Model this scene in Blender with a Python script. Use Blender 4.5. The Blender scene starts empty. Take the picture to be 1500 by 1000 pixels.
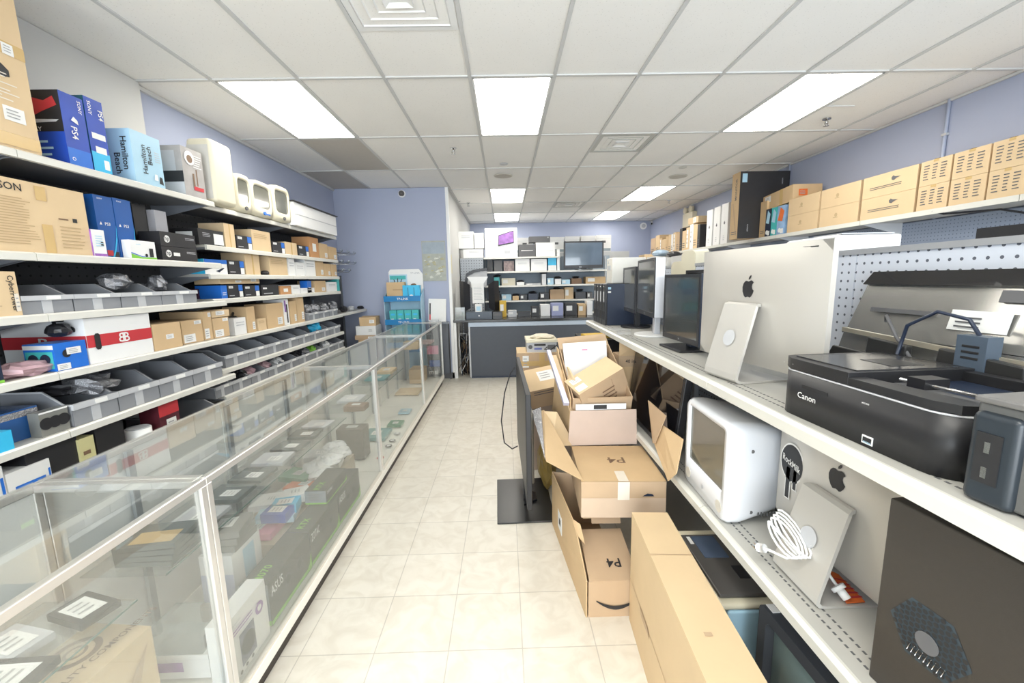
import bpy, bmesh, math, random
from mathutils import Vector, Matrix
random.seed(7)
PI = math.pi
C = bpy.context.scene.collection
S = bpy.context.scene

# ------------------------------------------------------------------ camera
FPX, YAW, PIT, ROL, HC = 598.8, .0152, .1498, .0208, 1.6
FW = Vector((math.sin(YAW)*math.cos(PIT), math.cos(YAW)*math.cos(PIT), -math.sin(PIT)))
_r = Vector((math.cos(YAW), -math.sin(YAW), 0)); _u = _r.cross(FW)
RT = _r*math.cos(ROL) - _u*math.sin(ROL)
UP = _r*math.sin(ROL) + _u*math.cos(ROL)
cd = bpy.data.cameras.new('camera'); cam = bpy.data.objects.new('camera', cd); C.objects.link(cam)
cd.sensor_width = 36; cd.lens = FPX/1500*36; cd.clip_start = .05; cd.clip_end = 100
M = Matrix((RT, UP, -FW)).transposed().to_4x4(); M.translation = Vector((0, 0, HC)); cam.matrix_world = M
S.camera = cam

# ------------------------------------------------------------------ look
S.view_settings.view_transform = 'Standard'; S.view_settings.look = 'None'
S.view_settings.gamma = 1; S.view_settings.use_curve_mapping = False
S.view_settings.exposure = 0.46
S.cycles.max_bounces = 10; S.cycles.transparent_max_bounces = 24; S.cycles.diffuse_bounces = 5
S.cycles.glossy_bounces = 4; S.cycles.sample_clamp_indirect = 6; S.cycles.caustics_reflective = False
LAMP, DAY, SKY = 10.0, 360.0, 1.2
W = bpy.data.worlds.new('sky'); S.world = W; W.use_nodes = True
bg = W.node_tree.nodes['Background']; bg.inputs[0].default_value = (.80, .90, 1, 1); bg.inputs[1].default_value = SKY
ld = bpy.data.lights.new('window_daylight', 'AREA'); ld.shape = 'RECTANGLE'; ld.size = 6.0; ld.size_y = 2.3; ld.energy = DAY; ld.color = (.88, .94, 1)
lo = bpy.data.objects.new('window_daylight', ld); C.objects.link(lo); lo.location = (.6, -2.85, 1.45); lo.rotation_euler = (PI/2+.30, 0, 0)

# ------------------------------------------------------------------ materials
MATS = {}
def mat(name, col, rough=.5, metal=0, var=.05, scale=14, bump=0, emit=0, coat=0, spec=.5, coords='Object'):
    if name in MATS: return MATS[name]
    m = bpy.data.materials.new(name); m.use_nodes = True; N = m.node_tree.nodes; L = m.node_tree.links
    b = N['Principled BSDF']
    b.inputs['Roughness'].default_value = rough; b.inputs['Metallic'].default_value = metal
    b.inputs['Coat Weight'].default_value = coat; b.inputs['Specular IOR Level'].default_value = spec
    tc = N.new('ShaderNodeTexCoord'); nz = N.new('ShaderNodeTexNoise'); nz.inputs['Scale'].default_value = scale; nz.inputs['Detail'].default_value = 3
    L.new(tc.outputs[coords], nz.inputs['Vector'])
    mx = N.new('ShaderNodeMix'); mx.data_type = 'RGBA'
    mx.inputs[6].default_value = (*[max(0, c*(1-var)) for c in col], 1); mx.inputs[7].default_value = (*[min(1, c*(1+var)) for c in col], 1)
    L.new(nz.outputs['Fac'], mx.inputs[0]); L.new(mx.outputs[2], b.inputs['Base Color'])
    if bump:
        n2 = N.new('ShaderNodeTexNoise'); n2.inputs['Scale'].default_value = scale*6; L.new(tc.outputs[coords], n2.inputs['Vector'])
        bp = N.new('ShaderNodeBump'); bp.inputs['Strength'].default_value = bump; bp.inputs['Distance'].default_value = .01
        L.new(n2.outputs['Fac'], bp.inputs['Height']); L.new(bp.outputs['Normal'], b.inputs['Normal'])
    if emit:
        b.inputs['Emission Color'].default_value = (*col, 1); b.inputs['Emission Strength'].default_value = emit
    MATS[name] = m; return m

def glassmat(name, tint=(.93, .98, .95), refl=.06, rough=.0, haze=0.0):
    if name in MATS: return MATS[name]
    m = bpy.data.materials.new(name); m.use_nodes = True; N = m.node_tree.nodes; L = m.node_tree.links; N.clear()
    o = N.new('ShaderNodeOutputMaterial'); t = N.new('ShaderNodeBsdfTransparent'); t.inputs[0].default_value = (*tint, 1)
    g = N.new('ShaderNodeBsdfGlossy'); g.inputs['Roughness'].default_value = rough
    lw = N.new('ShaderNodeLayerWeight'); lw.inputs['Blend'].default_value = .35
    nz = N.new('ShaderNodeTexNoise'); nz.inputs['Scale'].default_value = 3; bp = N.new('ShaderNodeBump'); bp.inputs['Strength'].default_value = .03; bp.inputs['Distance'].default_value = .02
    L.new(nz.outputs['Fac'], bp.inputs['Height']); L.new(bp.outputs['Normal'], g.inputs['Normal'])
    ma = N.new('ShaderNodeMath'); ma.operation = 'MULTIPLY_ADD'; ma.inputs[1].default_value = .4; ma.inputs[2].default_value = refl
    mp = N.new('ShaderNodeMath'); mp.operation = 'POWER'; mp.inputs[1].default_value = 2.2
    L.new(lw.outputs['Fresnel'], mp.inputs[0]); L.new(mp.outputs[0], ma.inputs[0])
    x = N.new('ShaderNodeMixShader'); L.new(ma.outputs[0], x.inputs[0]); L.new(t.outputs[0], x.inputs[1]); L.new(g.outputs[0], x.inputs[2])
    out = x
    if haze:
        d = N.new('ShaderNodeBsdfDiffuse'); d.inputs[0].default_value = (.9, .93, .9, 1)
        y = N.new('ShaderNodeMixShader'); y.inputs[0].default_value = haze; L.new(x.outputs[0], y.inputs[1]); L.new(d.outputs[0], y.inputs[2]); out = y
    L.new(out.outputs[0], o.inputs[0]); MATS[name] = m; return m

def pegmat(name, col, hole, pitch=.033, rad=.14, axes=(1, 2)):
    m = mat(name, col, .55, var=.03); N = m.node_tree.nodes; L = m.node_tree.links
    tc = N.new('ShaderNodeTexCoord'); sp = N.new('ShaderNodeSeparateXYZ'); L.new(tc.outputs['Object'], sp.inputs[0])
    fr = []
    for a in axes:
        d = N.new('ShaderNodeMath'); d.operation = 'MULTIPLY'; d.inputs[1].default_value = 1/pitch; L.new(sp.outputs[a], d.inputs[0])
        f = N.new('ShaderNodeMath'); f.operation = 'FRACT'; L.new(d.outputs[0], f.inputs[0])
        s = N.new('ShaderNodeMath'); s.operation = 'SUBTRACT'; s.inputs[1].default_value = .5; L.new(f.outputs[0], s.inputs[0])
        q = N.new('ShaderNodeMath'); q.operation = 'MULTIPLY'; L.new(s.outputs[0], q.inputs[0]); L.new(s.outputs[0], q.inputs[1]); fr.append(q)
    ad = N.new('ShaderNodeMath'); ad.operation = 'ADD'; L.new(fr[0].outputs[0], ad.inputs[0]); L.new(fr[1].outputs[0], ad.inputs[1])
    lt = N.new('ShaderNodeMath'); lt.operation = 'LESS_THAN'; lt.inputs[1].default_value = rad*rad; L.new(ad.outputs[0], lt.inputs[0])
    b = N['Principled BSDF']; old = b.inputs['Base Color'].links[0].from_socket
    mx = N.new('ShaderNodeMix'); mx.data_type = 'RGBA'; mx.inputs[7].default_value = (*hole, 1)
    L.new(lt.outputs[0], mx.inputs[0]); L.new(old, mx.inputs[6]); L.new(mx.outputs[2], b.inputs['Base Color'])
    return m

def floormat():
    m = bpy.data.materials.new('cream_floor_tile'); m.use_nodes = True; N = m.node_tree.nodes; L = m.node_tree.links; b = N['Principled BSDF']
    tc = N.new('ShaderNodeTexCoord'); mp = N.new('ShaderNodeMapping'); L.new(tc.outputs['Object'], mp.inputs[0])
    T = .324; mp.inputs['Location'].default_value = (.606/T, -1.573/T, 0); mp.inputs['Scale'].default_value = (1/T, 1/T, 1)
    br = N.new('ShaderNodeTexBrick'); br.offset = 0; br.inputs['Scale'].default_value = 1; br.inputs['Brick Width'].default_value = 1; br.inputs['Row Height'].default_value = 1
    br.inputs['Mortar Size'].default_value = .008; br.inputs['Mortar Smooth'].default_value = .3
    br.inputs['Color1'].default_value = (.77, .73, .645, 1); br.inputs['Color2'].default_value = (.735, .695, .61, 1); br.inputs['Mortar'].default_value = (.55, .515, .45, 1)
    L.new(mp.outputs[0], br.inputs['Vector'])
    nz = N.new('ShaderNodeTexNoise'); nz.inputs['Scale'].default_value = 9; nz.inputs['Detail'].default_value = 6; nz.inputs['Distortion'].default_value = 1.2
    L.new(tc.outputs['Object'], nz.inputs['Vector'])
    cr = N.new('ShaderNodeValToRGB'); cr.color_ramp.elements[0].position = .35; cr.color_ramp.elements[0].color = (.90, .885, .86, 1); cr.color_ramp.elements[1].position = .6; cr.color_ramp.elements[1].color = (1, 1, 1, 1)
    L.new(nz.outputs['Fac'], cr.inputs[0])
    mx = N.new('ShaderNodeMix'); mx.data_type = 'RGBA'; mx.blend_type = 'MULTIPLY'; mx.inputs[0].default_value = 1
    L.new(br.outputs['Color'], mx.inputs[6]); L.new(cr.outputs[0], mx.inputs[7]); L.new(mx.outputs[2], b.inputs['Base Color'])
    b.inputs['Roughness'].default_value = .32; b.inputs['Specular IOR Level'].default_value = .4
    return m

def ceilmat():
    m = mat('speckled_ceiling_tile', (.88, .865, .835), .9, var=.03, scale=2)
    N = m.node_tree.nodes; L = m.node_tree.links; b = N['Principled BSDF']
    tc = N.new('ShaderNodeTexCoord'); v = N.new('ShaderNodeTexVoronoi'); v.inputs['Scale'].default_value = 55; L.new(tc.outputs['Object'], v.inputs['Vector'])
    cr = N.new('ShaderNodeValToRGB'); cr.color_ramp.elements[0].position = .10; cr.color_ramp.elements[0].color = (.78, .78, .77, 1); cr.color_ramp.elements[1].position = .2; cr.color_ramp.elements[1].color = (1, 1, 1, 1)
    L.new(v.outputs['Distance'], cr.inputs[0])
    old = b.inputs['Base Color'].links[0].from_socket
    mx = N.new('ShaderNodeMix'); mx.data_type = 'RGBA'; mx.blend_type = 'MULTIPLY'; mx.inputs[0].default_value = .7
    L.new(old, mx.inputs[6]); L.new(cr.outputs[0], mx.inputs[7]); L.new(mx.outputs[2], b.inputs['Base Color'])
    return m

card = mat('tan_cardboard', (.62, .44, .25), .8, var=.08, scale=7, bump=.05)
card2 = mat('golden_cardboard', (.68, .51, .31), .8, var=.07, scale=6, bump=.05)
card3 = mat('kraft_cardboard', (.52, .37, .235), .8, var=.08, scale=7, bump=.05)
cardin = mat('inner_cardboard', (.62, .44, .25), .85, var=.06, scale=7)
tape = mat('packing_tape', (.62, .43, .19), .25, var=.05)
cleartape = mat('clear_tape', (.78, .72, .62), .2, var=.05)
white = mat('white_paper', (.82, .82, .80), .6, var=.03)
whiteb = mat('white_gloss_card', (.84, .84, .83), .4, var=.02)
offw = mat('cream_plastic', (.70, .65, .50), .4, var=.03)
black = mat('black_print', (.02, .02, .022), .5, var=.1)
blackp = mat('black_plastic', (.022, .022, .025), .35, var=.1)
blackg = mat('black_gloss', (.008, .008, .01), .06, var=.1, coat=.5)
darkbox = mat('black_carton', (.025, .024, .026), .45, var=.15)
navy = mat('navy_plastic', (.018, .028, .055), .35, var=.1)
charcoal = mat('charcoal_paint', (.075, .085, .105), .55, var=.06)
grey = mat('grey_plastic', (.27, .28, .30), .45, var=.05)
greyd = mat('dark_grey_print', (.12, .12, .125), .6, var=.08)
greyl = mat('light_grey', (.52, .53, .55), .5, var=.05)
steel = mat('shelf_enamel', (.50, .49, .45), .38, var=.03)
rail = mat('shelf_lip_enamel', (.70, .69, .635), .3, var=.03)
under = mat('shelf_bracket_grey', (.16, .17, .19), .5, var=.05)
alu = mat('anodised_aluminium', (.76, .74, .71), .3, metal=.55, var=.03)
alub = mat('brushed_aluminium', (.60, .575, .53), .42, metal=.35, var=.02, scale=4)
chrome = mat('chrome', (.6, .6, .6), .15, metal=1, var=.05)
blue = mat('bright_blue_card', (.02, .16, .62), .35, var=.1)
blue2 = mat('royal_blue_card', (.02, .07, .42), .35, var=.2, scale=8)
cyan = mat('cyan_card', (.04, .48, .78), .4, var=.08)
teal = mat('teal_card', (.06, .46, .46), .4, var=.15, scale=40)
sky_ = mat('pale_blue_card', (.42, .64, .78), .4, var=.05)
red = mat('red_print', (.55, .04, .05), .45, var=.1)
orange = mat('orange_print', (.75, .16, .03), .5, var=.1)
green = mat('green_print', (.22, .55, .06), .45, var=.1)
yellow = mat('yellow_paper', (.68, .44, .06), .6, var=.1)
pink = mat('pink_antistatic', (.50, .33, .36), .25, var=.2, scale=25)
pinkp = mat('pink_paper', (.75, .25, .38), .6, var=.1)
purple = mat('violet_print', (.30, .13, .42), .4, var=.6, scale=18)
screen = mat('dark_screen', (.045, .047, .045), .12, var=.15, scale=3, coat=.3)
screeng = mat('grey_crt_glass', (.13, .13, .105), .12, var=.1, scale=3, coat=.5)
silverp = mat('silver_bag', (.45, .45, .47), .22, metal=.7, var=.4, scale=30, bump=.6)
brownp = mat('brown_print', (.20, .12, .07), .6, var=.1)
clearp = glassmat('clear_plastic', (.90, .92, .92), .08, .08, .10)
glass = glassmat('cabinet_glass', (.985, .995, .99), .015, 0, .008)
glassf = glassmat('cabinet_front_glass', (.985, .995, .99), .015, 0, .05)  # white diffuse haze puts the veiling reflection into the glass colour
glassw = glassmat('window_glass', (.97, .98, .98), .03)
glasse = mat('green_glass_edge', (.05, .16, .13), .2, var=.05)
wallblue = mat('periwinkle_wall_paint', (.40, .44, .57), .85, var=.03, scale=2.5, bump=.02)
walllt = mat('pale_wall_paint', (.60, .60, .585), .85, var=.03, scale=2)
tgrid = mat('ceiling_tee', (.60, .60, .59), .6, var=.02)
lampm = mat('lit_diffuser', (1, .965, .89), .5, var=0, emit=LAMP)
pegw = pegmat('white_pegboard', (.62, .66, .74), (.10, .11, .14), .033, .15)
pegd = pegmat('dark_pegboard', (.055, .055, .058), (.008, .008, .008), .05, .12)
pegg = pegmat('grey_pegboard', (.40, .43, .47), (.05, .05, .06), .05, .16, (0, 2))
pegb = pegmat('blue_pegboard', (.34, .40, .52), (.15, .18, .25), .03, .15)

# ------------------------------------------------------------------ pixel helpers (a ray met with a plane of the room)
def un(px, py, ax, v):
    d = FW + RT*((px-750)/FPX) - UP*((py-500)/FPX); o = Vector((0, 0, HC)); i = 'xyz'.index(ax)
    return o + d*((v-o[i])/d[i])
def yat(px, x, z):          # y on the line (x, ., z) seen in column px
    k = (px-750)/FPX; a = Vector((x, 0, z-HC)); n = RT - FW*k
    return -(a.dot(n))/n.y
def xat(px, y, z):
    k = (px-750)/FPX; a = Vector((0, y, z-HC)); n = RT - FW*k
    return -(a.dot(n))/n.x

# ------------------------------------------------------------------ mesh builder
_txt = {}
def textmesh(s):
    if s in _txt: return _txt[s]
    cu = bpy.data.curves.new('t', 'FONT'); cu.body = s; cu.resolution_u = 2; cu.offset = .012; cu.align_x = 'LEFT'
    ob = bpy.data.objects.new('t', cu); C.objects.link(ob)
    me = bpy.data.meshes.new_from_object(ob)
    vs = [v.co.copy() for v in me.vertices]; fs = [tuple(p.vertices) for p in me.polygons]
    x0, x1 = min(v.x for v in vs), max(v.x for v in vs); y0, y1 = min(v.y for v in vs), max(v.y for v in vs)
    bpy.data.objects.remove(ob); bpy.data.curves.remove(cu); bpy.data.meshes.remove(me)
    _txt[s] = ([((v.x-(x0+x1)/2), (v.y-(y0+y1)/2)) for v in vs], fs, x1-x0, y1-y0); return _txt[s]

class MB:
    def __init__(s): s.v = []; s.f = []; s.m = []; s.mats = []; s.sm = []
    def mi(s, m):
        if m not in s.mats: s.mats.append(m)
        return s.mats.index(m)
    def add(s, vs, fs, m, smooth=False):
        b = len(s.v); k = s.mi(m); s.v += [tuple(v) for v in vs]
        for f in fs: s.f.append(tuple(b+i for i in f)); s.m.append(k); s.sm.append(smooth)
        return s
    def obox(s, o, ex, ey, ez, m):
        o, ex, ey, ez = map(Vector, (o, ex, ey, ez))
        vs = [o, o+ex, o+ex+ey, o+ey, o+ez, o+ex+ez, o+ex+ey+ez, o+ey+ez]
        F = [(0, 3, 2, 1), (4, 5, 6, 7), (0, 1, 5, 4), (1, 2, 6, 5), (2, 3, 7, 6), (3, 0, 4, 7)]
        if ex.cross(ey).dot(ez) < 0: F = [f[::-1] for f in F]
        return s.add(vs, F, m)
    def box(s, x0, x1, y0, y1, z0, z1, m): return s.obox((x0, y0, z0), (x1-x0, 0, 0), (0, y1-y0, 0), (0, 0, z1-z0), m)
    def slab(s, q, t, m):
        q = [Vector(p) for p in q]; n = (q[1]-q[0]).cross(q[-1]-q[0]).normalized()*t; k = len(q)
        vs = q + [p+n for p in q]
        F = [tuple(range(k))[::-1], tuple(range(k, 2*k))] + [(i, (i+1) % k, k+(i+1) % k, k+i) for i in range(k)]
        return s.add(vs, F, m)
    def prism(s, poly, ax, a, b, m, smooth=False):
        def P(p, t): return {'x': (t, p[0], p[1]), 'y': (p[0], t, p[1]), 'z': (p[0], p[1], t)}[ax]
        k = len(poly); vs = [P(p, a) for p in poly] + [P(p, b) for p in poly]
        F = [tuple(range(k))[::-1], tuple(range(k, 2*k))] + [(i, (i+1) % k, k+(i+1) % k, k+i) for i in range(k)]
        base = len(s.f); s.add(vs, F, m)
        if smooth:
            for i in range(base+2, len(s.f)): s.sm[i] = True
        return s
    def cyl(s, c, r, h, m, ax='z', n=20, r2=None):
        r2 = r if r2 is None else r2; c = Vector(c); vs = []
        E = {'z': ((1, 0, 0), (0, 1, 0), (0, 0, 1)), 'x': ((0, 1, 0), (0, 0, 1), (1, 0, 0)), 'y': ((1, 0, 0), (0, 0, 1), (0, -1, 0))}[ax]; E = [Vector(e) for e in E]
        for k, rr in ((0, r), (1, r2)):
            for i in range(n): a = 2*PI*i/n; vs.append(c+E[0]*rr*math.cos(a)+E[1]*rr*math.sin(a)+E[2]*h*k)
        s.add(vs, [tuple(range(n))[::-1], tuple(range(n, 2*n))], m)
        b = len(s.v)-2*n
        for i in range(n): s.f.append((b+i, b+(i+1) % n, b+n+(i+1) % n, b+n+i)); s.m.append(s.mi(m)); s.sm.append(True)
        return s
    def tube(s, pts, r, m, n=7):
        pts = [Vector(p) for p in pts]; vs = []; fs = []
        for i, p in enumerate(pts):
            t = (pts[min(i+1, len(pts)-1)]-pts[max(i-1, 0)]).normalized()
            a = t.cross(Vector((0, 0, 1)));  a = a.normalized() if a.length > .05 else t.cross(Vector((0, 1, 0))).normalized(); b = t.cross(a)
            for k in range(n): q = 2*PI*k/n; vs.append(p+a*r*math.cos(q)+b*r*math.sin(q))
        for i in range(len(pts)-1):
            for k in range(n): fs.append((i*n+k, i*n+(k+1) % n, (i+1)*n+(k+1) % n, (i+1)*n+k))
        fs += [tuple(range(n)), tuple(range((len(pts)-1)*n, len(pts)*n))[::-1]]
        return s.add(vs, fs, m, True)
    def text(s, st, c, u, v, size, m, rot=0, lift=(0, 0, 0), width=None, mirror=False):
        P, F, w, h = textmesh(st); k = size/.72
        kx = k if width is None else width/w
        if mirror: kx = -kx
        c, u, v = Vector(c)+Vector(lift), Vector(u), Vector(v); cr, sr = math.cos(rot), math.sin(rot)
        vs = []
        for x, y in P:
            x *= kx; y *= k; vs.append(c+u*(x*cr-y*sr)+v*(x*sr+y*cr))
        return s.add(vs, F, m)
    def blob(s, c, r, m, seed=0, n=10, rough=.25, flat=True):
        rnd = random.Random(seed); vs = []; fs = []; R = n//2+1
        for i in range(R+1):
            th = PI*i/R
            for j in range(n):
                ph = 2*PI*j/n; q = 1+rnd.uniform(-rough, rough)
                if i in (0, R): q = 1; 
                z = math.cos(th)*q; z = max(z, -.85)
                vs.append((c[0]+r[0]*math.sin(th)*math.cos(ph)*q, c[1]+r[1]*math.sin(th)*math.sin(ph)*q, c[2]+r[2]*z))
        for i in range(R):
            for j in range(n): fs.append((i*n+j, (i+1)*n+j, (i+1)*n+(j+1) % n, i*n+(j+1) % n))
        return s.add(vs, fs, m, not flat)
    def build(s, name, parent=None, bevel=0, seg=2, loc=None, rz=None):
        me = bpy.data.meshes.new(name); me.from_pydata(s.v, [], s.f)
        for m in s.mats: me.materials.append(m)
        me.polygons.foreach_set('material_index', s.m); me.polygons.foreach_set('use_smooth', s.sm); me.update()
        o = bpy.data.objects.new(name, me); C.objects.link(o)
        if parent: o.parent = parent
        if loc is not None: o.location = loc
        if rz is not None: o.rotation_euler = (0, 0, rz)
        if bevel:
            b = o.modifiers.new('edge', 'BEVEL'); b.width = bevel; b.segments = seg; b.limit_method = 'ANGLE'; b.angle_limit = .7
            if seg > 1:
                b.harden_normals = True
                me.polygons.foreach_set('use_smooth', [True]*len(me.polygons))
        return o

def empty(name, label, cat, loc=(0, 0, 0), rz=0, group=None, rot=None):
    o = bpy.data.objects.new(name, None); C.objects.link(o); o.empty_display_size = .05
    o.location = loc; o.rotation_euler = rot or (0, 0, rz); tag(o, label, cat, group); return o
def tag(o, label, cat, group=None, kind=None):
    o['label'] = label; o['category'] = cat
    if group: o['group'] = group
    if kind: o['kind'] = kind
    return o
def struct(name, mb, parent=None, bevel=0):
    o = mb.build(name, parent, bevel)
    if not parent: o['kind'] = 'structure'
    return o
def copy_tree(o, parent=None):
    c = o.copy(); C.objects.link(c)
    if parent: c.parent = parent
    for ch in list(o.children): copy_tree(ch, c)
    return c
ORD = ['first', 'second', 'third', 'fourth', 'fifth', 'sixth', 'seventh', 'eighth', 'ninth', 'tenth', 'eleventh', 'twelfth', 'thirteenth', 'fourteenth', 'fifteenth', 'sixteenth', 'seventeenth', 'eighteenth', 'nineteenth', 'twentieth']

# ------------------------------------------------------------------ decorated boxes
_lift = 0
def faces(w, d, h):
    return {'F': ((-w/2, -d/2, 0), (1, 0, 0), (0, 0, 1), w, h, (0, -1, 0)), 'L': ((-w/2, d/2, 0), (0, -1, 0), (0, 0, 1), d, h, (-1, 0, 0)),
            'R': ((w/2, -d/2, 0), (0, 1, 0), (0, 0, 1), d, h, (1, 0, 0)), 'B': ((w/2, d/2, 0), (-1, 0, 0), (0, 0, 1), w, h, (0, 1, 0)),
            'T': ((-w/2, -d/2, h), (1, 0, 0), (0, 1, 0), w, d, (0, 0, 1))}
def decal(mb, fc, D, e=.0012):
    global _lift
    _lift = (_lift+1) % 8; e += _lift*.00025
    o, u, v, W_, H_, n = fc; o, u, v, n = map(Vector, (o, u, v, n)); k = D[1]
    P = lambda a, b, t=e: o+u*(a*W_)+v*(b*H_)+n*t
    if k == 'r': _, _, a, b, c, d, m = D[:7]; mb.add([P(a, b), P(c, b), P(c, d), P(a, d)], [(0, 1, 2, 3)], m)
    elif k == 't':
        _, _, a, b, sz, st, m = D[:7]; mb.text(st, P(a, b, e*1.6), u, v, sz*H_, m, rot=math.radians(D[7]) if len(D) > 7 else 0, width=(D[8]*W_ if len(D) > 8 and D[8] else None), mirror=len(D) > 9)
    elif k == 'c':
        _, _, a, b, r, m = D[:6]; c = P(a, b, e*1.4); mb.add([c+u*(r*H_*math.cos(2*PI*i/20))+v*(r*H_*math.sin(2*PI*i/20)) for i in range(20)], [tuple(range(20))], m)
    elif k == 'p': mb.add([P(a, b, e*1.3) for a, b in D[2]], [tuple(range(len(D[2])))], D[3])
    elif k == 'l':
        _, _, a, b, c, d, nl, m = D[:8]; rnd = random.Random(nl)
        for i in range(nl):
            y = d-(d-b)*(i+.5)/nl; hh = (d-b)/nl*.17; x1 = a+(c-a)*rnd.uniform(.7, 1)
            mb.add([P(a, y-hh, e*1.5), P(x1, y-hh, e*1.5), P(x1, y+hh, e*1.5), P(a, y+hh, e*1.5)], [(0, 1, 2, 3)], m)
labelp = mat('faint_label_print', (.38, .38, .38), .6)
def dbox(name, label, cat, w, d, h, loc, rz, m, decs=(), group=None, sides=None, bevel=0, rot=None):
    global _lift
    _lift = 0; mb = MB(); fc = faces(w, d, h); mb.box(-w/2, w/2, -d/2, d/2, 0, h, m)
    if sides:
        for k, mm in sides.items(): decal(mb, fc[k], (k, 'r', 0, 0, 1, 1, mm), .0006)
    parts = []
    for D in decs:
        if D[1] in ('tape', 'lab'): parts.append(D)
        else: decal(mb, fc[D[0]], D)
    o = mb.build(name); o.location = loc; o.rotation_euler = rot or (0, 0, rz); tag(o, label, cat, group)
    for D in parts:
        q = MB(); a = D[2:6]; decal(q, fc[D[0]], (D[0], 'r', *a, D[6]), .0016)
        f2 = fc[D[0]]
        if D[1] == 'lab': decal(q, f2, (D[0], 'l', a[0]+.12*(a[2]-a[0]), a[1]+.15*(a[3]-a[1]), a[2]-.15*(a[2]-a[0]), a[3]-.15*(a[3]-a[1]), 3, labelp), .0022)
        q.build('packing_tape' if D[1] == 'tape' else 'paper_label', o)
    return o
def shelf_box(side, pl, z, pa, pb, pt, name, label, cat, m, decs=(), depth=.3, group=None, sides=None, gap=.001, yaw=0):
    """a box whose front face lies on the plane x=pl (L, R) or y=pl (B), between the columns pa and pb"""
    z += .001
    if side == 'B':
        a, b = xat(pa, pl, z), xat(pb, pl, z); h = un((pa+pb)/2, pt, 'y', pl).z-z
        return dbox(name, label, cat, abs(b-a)-gap, depth, h, ((a+b)/2, pl+depth/2, z), yaw, m, decs, group, sides)
    a, b = yat(pa, pl, z), yat(pb, pl, z)
    h = un(pa if side == 'L' else pb, pt, 'x', pl).z-z
    s = -1 if side == 'L' else 1
    return dbox(name, label, cat, abs(b-a)-gap, depth, h, (pl+s*depth/2, (a+b)/2, z), (PI/2 if side == 'L' else -PI/2)+yaw, m, decs, group, sides)
def wb(mb, name, parent, bevel=0):
    'a part given in room coordinates'
    o = mb.build(name, parent, bevel, 1); o.matrix_parent_inverse = parent.matrix_basis.inverted(); return o

# ================================================================== ROOM
CZ, XL, XLN, XR, YB, YP, XC, YF = 3.045, -2.63, -2.57, 3.84, 10.9, 6.66, -.86, -2.6
mb = MB(); mb.box(XL-.2, XR+.2, YF-.2, YB+.2, -.12, 0, floormat()); struct('floor', mb)
mb = MB(); mb.box(XL-.2, XR+.2, YF-.2, YB+.2, CZ+.004, CZ+.1, ceilmat()); struct('ceiling', mb)
GX, GY = -2.0457, 3.1827
mb = MB()
for i in range(-1, 11):
    x = GX+.61*i
    if XL < x < XR: mb.box(x-.012, x+.012, YF, (YP if x < XC-.01 else YB), CZ-.006, CZ+.003, tgrid)
for j in range(-4, 7):
    y = GY+1.22*j
    mb.box(XL if y < YP else XC, XR, y-.012, y+.012, CZ-.0055, CZ+.0035, tgrid)
mb.box(XL, XL+.025, 3.2, YP, CZ-.03, CZ, tgrid); mb.box(XR-.02, XR, YF, YB, CZ-.02, CZ, tgrid); mb.box(XC, XC+.02, YP, YB, CZ-.02, CZ, tgrid)
mb.box(2.5, 3.1, 3.79, 3.80, CZ-.005, CZ+.003, tgrid)
struct('trim_1', mb)
mb = MB(); mb.box(XL-.15, XL, YF, YB, 0, CZ, wallblue); mb.box(XL, XLN, YF, 3.2, 0, CZ, walllt); struct('wall_left', mb)
mb = MB(); mb.box(XR, XR+.15, YF, YB, 0, CZ, wallblue); struct('wall_right', mb)
mb = MB(); mb.box(XC, XR, YB, YB+.15, 0, CZ, wallblue); struct('wall_back', mb)
mb = MB(); mb.box(XL, XC, YP, YP+.1, 0, CZ, wallblue); mb.box(XC-.1, XC, YP+.1, YB, 0, CZ, walllt)
mb.box(XC-.035, XC+.012, YP-.012, YP+.05, 0, CZ, whiteb); struct('wall_partition', mb, bevel=.003)
mb = MB()
for a, b, c, d in ((XL-.15, XR+.15, 0, .35), (XL-.15, XR+.15, 2.75, CZ), (XL-.15, -2.2, .35, 2.75), (3.5, XR+.15, .35, 2.75), (.55, .7, .35, 2.75)): mb.box(a, b, YF-.15, YF, c, d, walllt)
struct('wall_front', mb)
for n, (a, b) in enumerate(((-2.2, .55), (.7, 3.5))):
    mb = MB(); mb.box(a, b, YF-.08, YF-.07, .35, 2.75, glassw); w = struct('window_%d' % (n+1), mb)
    f = MB()
    for p in ((a, a+.05, .35, 2.75), (b-.05, b, .35, 2.75), (a, b, .35, .4), (a, b, 2.7, 2.75), ((a+b)/2-.02, (a+b)/2+.02, .35, 2.75)): f.box(p[0], p[1], YF-.1, YF-.05, p[2], p[3], alu)
    f.build('window_frame', w)
mb = MB(); mb.box(-12, 14, -25, YF-.2, -.15, -.12, mat('grey_pavement', (.35, .35, .34), .9, scale=3)); o = struct('ground_outside', mb)
mb = MB(); mb.box(XR-.012, XR-.001, YF, YB, 0, .1, greyd); struct('baseboard_right', mb)
mb = MB(); mb.box(XL+.001, XC, YP-.012, YP-.001, 0, .1, greyd); struct('baseboard_partition', mb)

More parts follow.
